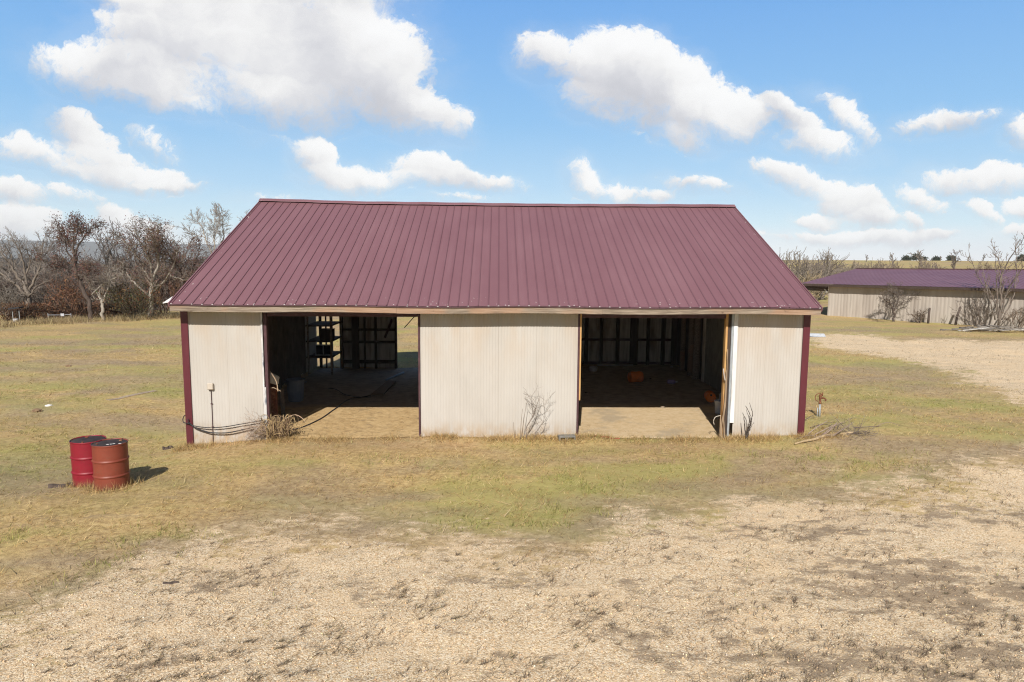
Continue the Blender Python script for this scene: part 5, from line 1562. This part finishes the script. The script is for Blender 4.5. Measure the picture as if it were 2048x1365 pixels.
    mb = MB(); mb.tube([(3.95, 26.85, FZ(3.95, 26.85)+.03), (4.7, 26.9, FZ(4.7, 26.9)+.032), (5.4, 26.95, FZ(5.4, 26.9)+.03)], .022, 8); tag(mb.build('pipe', MAT['white_plastic'], smooth=True), 'long pale pipe lying along the back wall', 'pipe')
    # floor litter in the right bay
    g = 'small litter on the barn floor'
    for px, py, s, lab, mat in ((1343, 738, .07, 'small pale lump of litter near the back wall', MAT['white_plastic']), (1301, 762, .05, 'tiny dark can beside the middle orange keg', MAT['dark_timber']), (1172, 790, .06, 'dark flat chip on the floor by the centre jamb', MAT['dark_timber']), (1325, 820, .08, 'brown leaf litter clump on the shaded slab', MAT['scrap_wood'])):
        p = spot(px, py, 0); z = FZ(p[0], p[1])
        mb = MB(); V = np.array([(math.cos(a)*s*(1+.3*math.sin(3*a)), math.sin(a)*s*.7, 0) for a in np.linspace(0, 6.28, 9)[:-1]])
        T = V*.55+np.array((0, 0, s*.6)); mb.add(np.concatenate([V, T])+np.array((p[0], p[1], z+.003)), [(i, (i+1) % 8, 8+(i+1) % 8, 8+i) for i in range(8)]+[tuple(range(8, 16))])
        tag(mb.build('litter', mat), lab, 'litter', g)
    # woody vine climbing the right jamb
    t = thing('woody_vine', 'twisted woody vine climbing the right door jamb', 'vine', (5.37, 15.95, 0))
    mb = MB()
    for pts, r in (([(5.33, 15.72, -.02), (5.30, 15.74, .35), (5.34, 15.72, .75), (5.36, 15.74, 1.2), (5.35, 15.74, 1.7)], .022), ([(5.37, 15.70, -.02), (5.36, 15.72, .3), (5.33, 15.70, .6), (5.37, 15.72, 1.0), (5.36, 15.72, 2.2)], .018), ([(5.29, 15.76, 0), (5.28, 15.76, .3), (5.27, 15.75, .62)], .02)):
        C = curve_pts(pts, 5); mb.tube(C, np.linspace(r, r*.5, len(C))*(1+.15*np.sin(np.arange(len(C))*1.9)), 6, col=shift((.36, .26, .17), .2))
    mb.tube(curve_pts([(5.34, 15.74, 1.45), (5.30, 15.73, 1.62), (5.28, 15.72, 1.74)], 5), .014, 6, col=(.5, .45, .42))
    mb.tube(curve_pts([(5.26, 15.72, .62), (5.14, 15.72, .58), (5.10, 15.72, .48), (5.12, 15.72, .40)], 6), .009, 6, col=(.5, .45, .38))
    mb.build('stem', MAT['col'], t, smooth=True, use_col=True)


# ------------------------------------------------------------------ sky, sun, haze
SUN_EL, SUN_AZ = R(38.1), R(8.0)     # azimuth: degrees left of straight behind the camera


def make_light():
    # direction towards the sun
    sd = Vector((-math.sin(SUN_AZ)*math.cos(SUN_EL), -math.cos(SUN_AZ)*math.cos(SUN_EL), math.sin(SUN_EL)))
    L = bpy.data.lights.new('sun', 'SUN'); L.energy = 5.0; L.angle = R(.53); L.color = (1, .955, .885)
    o = bpy.data.objects.new('sun', L); COL.objects.link(o); o.location = (0, 0, 60)
    o.rotation_euler = sd.to_track_quat('Z', 'Y').to_euler()
    w = bpy.data.worlds.new('World'); scene.world = w; w.use_nodes = True
    t = w.node_tree; t.nodes.clear()
    class WN(NT):
        def __init__(s): s.t = t
    n = WN()
    sky = n.n('ShaderNodeTexSky', sky_type='NISHITA', sun_disc=False, sun_elevation=SUN_EL, sun_rotation=math.pi+SUN_AZ, altitude=200., air_density=1.0, dust_density=.4, ozone_density=1.6)
    bg = n.n('ShaderNodeBackground', {'Color': sky.outputs[0], 'Strength': .05})
    gen = n.n('ShaderNodeTexCoord').outputs['Generated']
    s = n.sep(gen)
    yy = n.math('MAXIMUM', s[1], .02)
    u = n.math('DIVIDE', s[0], yy); v = n.math('DIVIDE', s[2], yy)
    p = n.n('ShaderNodeCombineXYZ', {'X': u, 'Y': v, 'Z': 0.}).outputs[0]
    # billowing: push the lookup point about with noise of three sizes
    def warp(vec, sc, amp, off):
        no = n.n('ShaderNodeTexNoise', {'Vector': n.n('ShaderNodeVectorMath', {0: vec, 1: (off, off*.7, 0)}, operation='ADD').outputs[0], 'Scale': sc, 'Detail': 6, 'Roughness': .62})
        c = n.n('ShaderNodeVectorMath', {0: no.outputs['Color'], 1: (.5, .5, .5)}, operation='SUBTRACT').outputs[0]
        c = n.n('ShaderNodeVectorMath', {0: c, 1: (amp, amp*.8, 0)}, operation='MULTIPLY').outputs[0]
        return n.n('ShaderNodeVectorMath', {0: vec, 1: c}, operation='ADD').outputs[0]
    q = warp(warp(p, 5.5, .085, 0), 24, .026, 3.1)
    B = [  # cx, cy, rx, ry, tilt (deg, photo sense), strength
        (250, 150, 175, 58, 12, .9), (150, 135, 85, 45, 10, .6), (400, 70, 200, 110, 0, 1.1), (600, 120, 240, 130, 5, 1.2), (330, 195, 130, 42, 8, .85), (725, 120, 110, 85, 30, 1.0), (760, 200, 160, 65, 22, 1.05), (865, 240, 85, 36, 22, .9), (480, 190, 190, 40, 8, .7), (560, -60, 280, 110, 0, 1.1), (240, -10, 90, 30, 15, .5), (400, 222, 60, 18, 8, .6),
        (1110, 115, 75, 45, 10, .75), (1240, 145, 130, 80, 8, 1.15), (1340, 190, 150, 85, 18, 1.2), (1435, 230, 115, 52, 12, 1.0), (1370, 283, 60, 28, 10, .6), (1490, 215, 70, 36, 20, .75), (1200, 215, 90, 40, 20, .7),
        (1585, 240, 75, 34, 35, .75), (1640, 292, 90, 28, 10, .7), (1695, 245, 80, 28, 38, .65), (1560, 215, 50, 22, 30, .6),
        (640, 318, 55, 40, 30, .9), (690, 357, 85, 30, 5, .9), (860, 345, 75, 34, 5, .9), (950, 362, 100, 20, 6, .7), (780, 362, 120, 18, 0, .55),
        (165, 275, 75, 48, 45, .75), (70, 305, 80, 38, 10, .7), (170, 325, 100, 38, 5, .8), (250, 350, 130, 25, 5, .8), (330, 363, 85, 13, 3, .7), (300, 290, 50, 24, 35, .42),
        (20, 390, 75, 28, 5, .8), (40, 450, 80, 36, 0, .9), (235, 430, 50, 28, 25, .7), (275, 460, 90, 36, 5, .75), (140, 390, 70, 20, 0, .4), (110, 470, 90, 20, 0, .5),
        (1165, 355, 42, 32, 25, .6), (1230, 383, 90, 22, 10, .6), (1395, 375, 70, 20, 5, .5), (1300, 390, 70, 14, 0, .45),
        (1590, 355, 100, 28, 15, .7), (1700, 400, 85, 42, 15, .95), (1745, 432, 60, 24, 0, .8), (1640, 437, 55, 18, 0, .75), (1720, 473, 175, 19, 0, .95), (1865, 466, 60, 15, 0, .8), (1830, 440, 30, 20, 20, .45),
        (2000, 365, 85, 32, 5, .75), (1920, 365, 80, 30, 0, .6), (2045, 270, 45, 34, 40, .75), (1900, 252, 110, 24, -8, .58), (1960, 424, 65, 20, 30, .5), (2040, 420, 40, 22, 0, .6), (1850, 400, 60, 22, 20, .5), (1480, 470, 50, 10, 0, .3), (2050, 470, 60, 20, 0, .6), (930, 395, 60, 10, 0, .25), (560, 400, 60, 12, 0, .25)]
    D = None; Hs_ = None; Wsum = None
    for cx, cy, rx, ry, tilt, st in B:
        d = ray(cx, cy); c0 = (d[0]/d[1], d[2]/d[1])
        mp = n.n('ShaderNodeMapping', {'Vector': q, 'Location': (c0[0], c0[1], 0), 'Rotation': (0, 0, R(-tilt)), 'Scale': (rx*1.12/F, ry*1.12/F, 1.)}, vector_type='TEXTURE').outputs[0]
        r2 = n.n('ShaderNodeVectorMath', {0: mp, 1: mp}, operation='DOT_PRODUCT').outputs['Value']
        val = n.math('MULTIPLY', n.math('SUBTRACT', 1.0, r2), st)
        wgt = n.math('MAXIMUM', val, 0.0)
        hy = n.math('MULTIPLY', n.n('ShaderNodeSeparateXYZ', {'Vector': mp}).outputs[1], wgt)
        if D is None: D, Hs_, Wsum = val, hy, wgt
        else:
            D = n.math('SMOOTH_MAX', D, val, .35); Hs_ = n.math('ADD', Hs_, hy); Wsum = n.math('ADD', Wsum, wgt)
    hh = n.math('DIVIDE', Hs_, n.math('ADD', Wsum, .05))      # -1 base ... +1 top
    fb = n.noise(q, 9, 8, .6); fb2 = n.noise(q, 27, 8, .7)
    dens = n.math('ADD', D, n.math('MULTIPLY', n.math('SUBTRACT', fb, .50), 1.35))
    dens = n.math('ADD', dens, n.math('MULTIPLY', n.math('SUBTRACT', fb2, .47), 1.15))
    dens = n.math('ADD', dens, n.math('MULTIPLY', n.math('SUBTRACT', n.noise(q, 70, 6, .7), .48), .95))
    wdt = n.st(hh, -.6, .5, 1.2, .42)
    alpha = n.n('ShaderNodeMapRange', {'Value': dens, 'From Min': .02, 'From Max': wdt}, interpolation_type='SMOOTHSTEP').outputs['Result']
    # light on the cloud: bright rounded tops, lavender grey undersides
    sh = n.math('ADD', n.math('MULTIPLY', hh, .75), n.math('MULTIPLY', n.math('SUBTRACT', n.noise(q, 7, 5, .55), .5), 1.7))
    sh = n.math('SUBTRACT', sh, n.math('MULTIPLY', n.st(dens, .5, 1.5), .12))
    cc = n.ramp(n.st(sh, -.75, .55), [(0., (.56, .56, .60)), (.4, (.72, .715, .735)), (.7, (.87, .86, .85)), (1., (.96, .955, .945))])
    cb = n.n('ShaderNodeBackground', {'Color': cc, 'Strength': .95})
    veil = n.math('MULTIPLY', n.st(n.math('ADD', D, n.math('MULTIPLY', n.math('SUBTRACT', n.noise(n.n('ShaderNodeMapping', {'Vector': q, 'Scale': (1., 2.2, 1.), 'Rotation': (0, 0, -.35)}).outputs[0], 8, 8, .68), .5), 2.4)), -.75, .6), .15)
    alpha = n.math('MAXIMUM', alpha, veil)
    alpha = n.math('MULTIPLY', alpha, n.st(s[1], .03, .12))
    # clear winter air away from the sun: bright blue band over the far horizon, blending into the sky model overhead and behind
    grad = n.ramp(s[2], [(0., (1.0, 1.0, 1.0)), (.05, (.66, .88, 1.0)), (.10, (.47, .735, .98)), (.19, (.30, .59, .945)), (.36, (.175, .43, .89)), (.7, (.10, .30, .75))])
    gb = n.n('ShaderNodeBackground', {'Color': grad, 'Strength': .88})
    front = n.math('MULTIPLY', n.st(s[1], .1, .5), n.st(s[2], .72, .42))
    bx = n.n('ShaderNodeMixShader', {0: n.math('MULTIPLY', front, .95)})
    t.links.new(bg.outputs[0], bx.inputs[1]); t.links.new(gb.outputs[0], bx.inputs[2])
    mx = n.n('ShaderNodeMixShader', {0: n.math('MULTIPLY', alpha, .96)})
    t.links.new(bx.outputs[0], mx.inputs[1]); t.links.new(cb.outputs[0], mx.inputs[2])
    out = n.n('ShaderNodeOutputWorld'); t.links.new(mx.outputs[0], out.inputs['Surface'])
    w.cycles.sampling_method = 'MANUAL'; w.cycles.sample_map_resolution = 512


def make_haze():
    mb = MB(); mb.box((0, 0, 10), (8600, 8600, 180))
    m_ = bpy.data.materials.new('haze_air'); m_.use_nodes = True
    nt = m_.node_tree; nt.nodes.clear()
    o = nt.nodes.new('ShaderNodeOutputMaterial'); v = nt.nodes.new('ShaderNodeVolumePrincipled')
    v.inputs['Color'].default_value = (.90, .95, 1, 1); v.inputs['Density'].default_value = .00017; v.inputs['Anisotropy'].default_value = -.3
    nt.links.new(v.outputs[0], o.inputs['Volume'])
    ob = mb.build('haze', m_); tag(ob, kind='stuff')


make_ground()
make_grass()
make_barn()
shed, SP = make_shed()
make_drums()
make_field_bits()
make_hydrant()
make_hedge_trees()
make_right_side(SP)
make_yard_things()
make_interior()
make_light()
HAZE = True
if HAZE: make_haze()

scene.view_settings.view_transform = 'Standard'
scene.view_settings.look = 'None'
scene.view_settings.exposure = 0.15
scene.view_settings.gamma = 1.0
scene.cycles.max_bounces = 8
scene.cycles.diffuse_bounces = 5
scene.cycles.use_denoising = True
scene.cycles.denoising_prefilter = 'NONE'
scene.cycles.filter_width = 1.15
scene.cycles.sample_clamp_indirect = 1.2
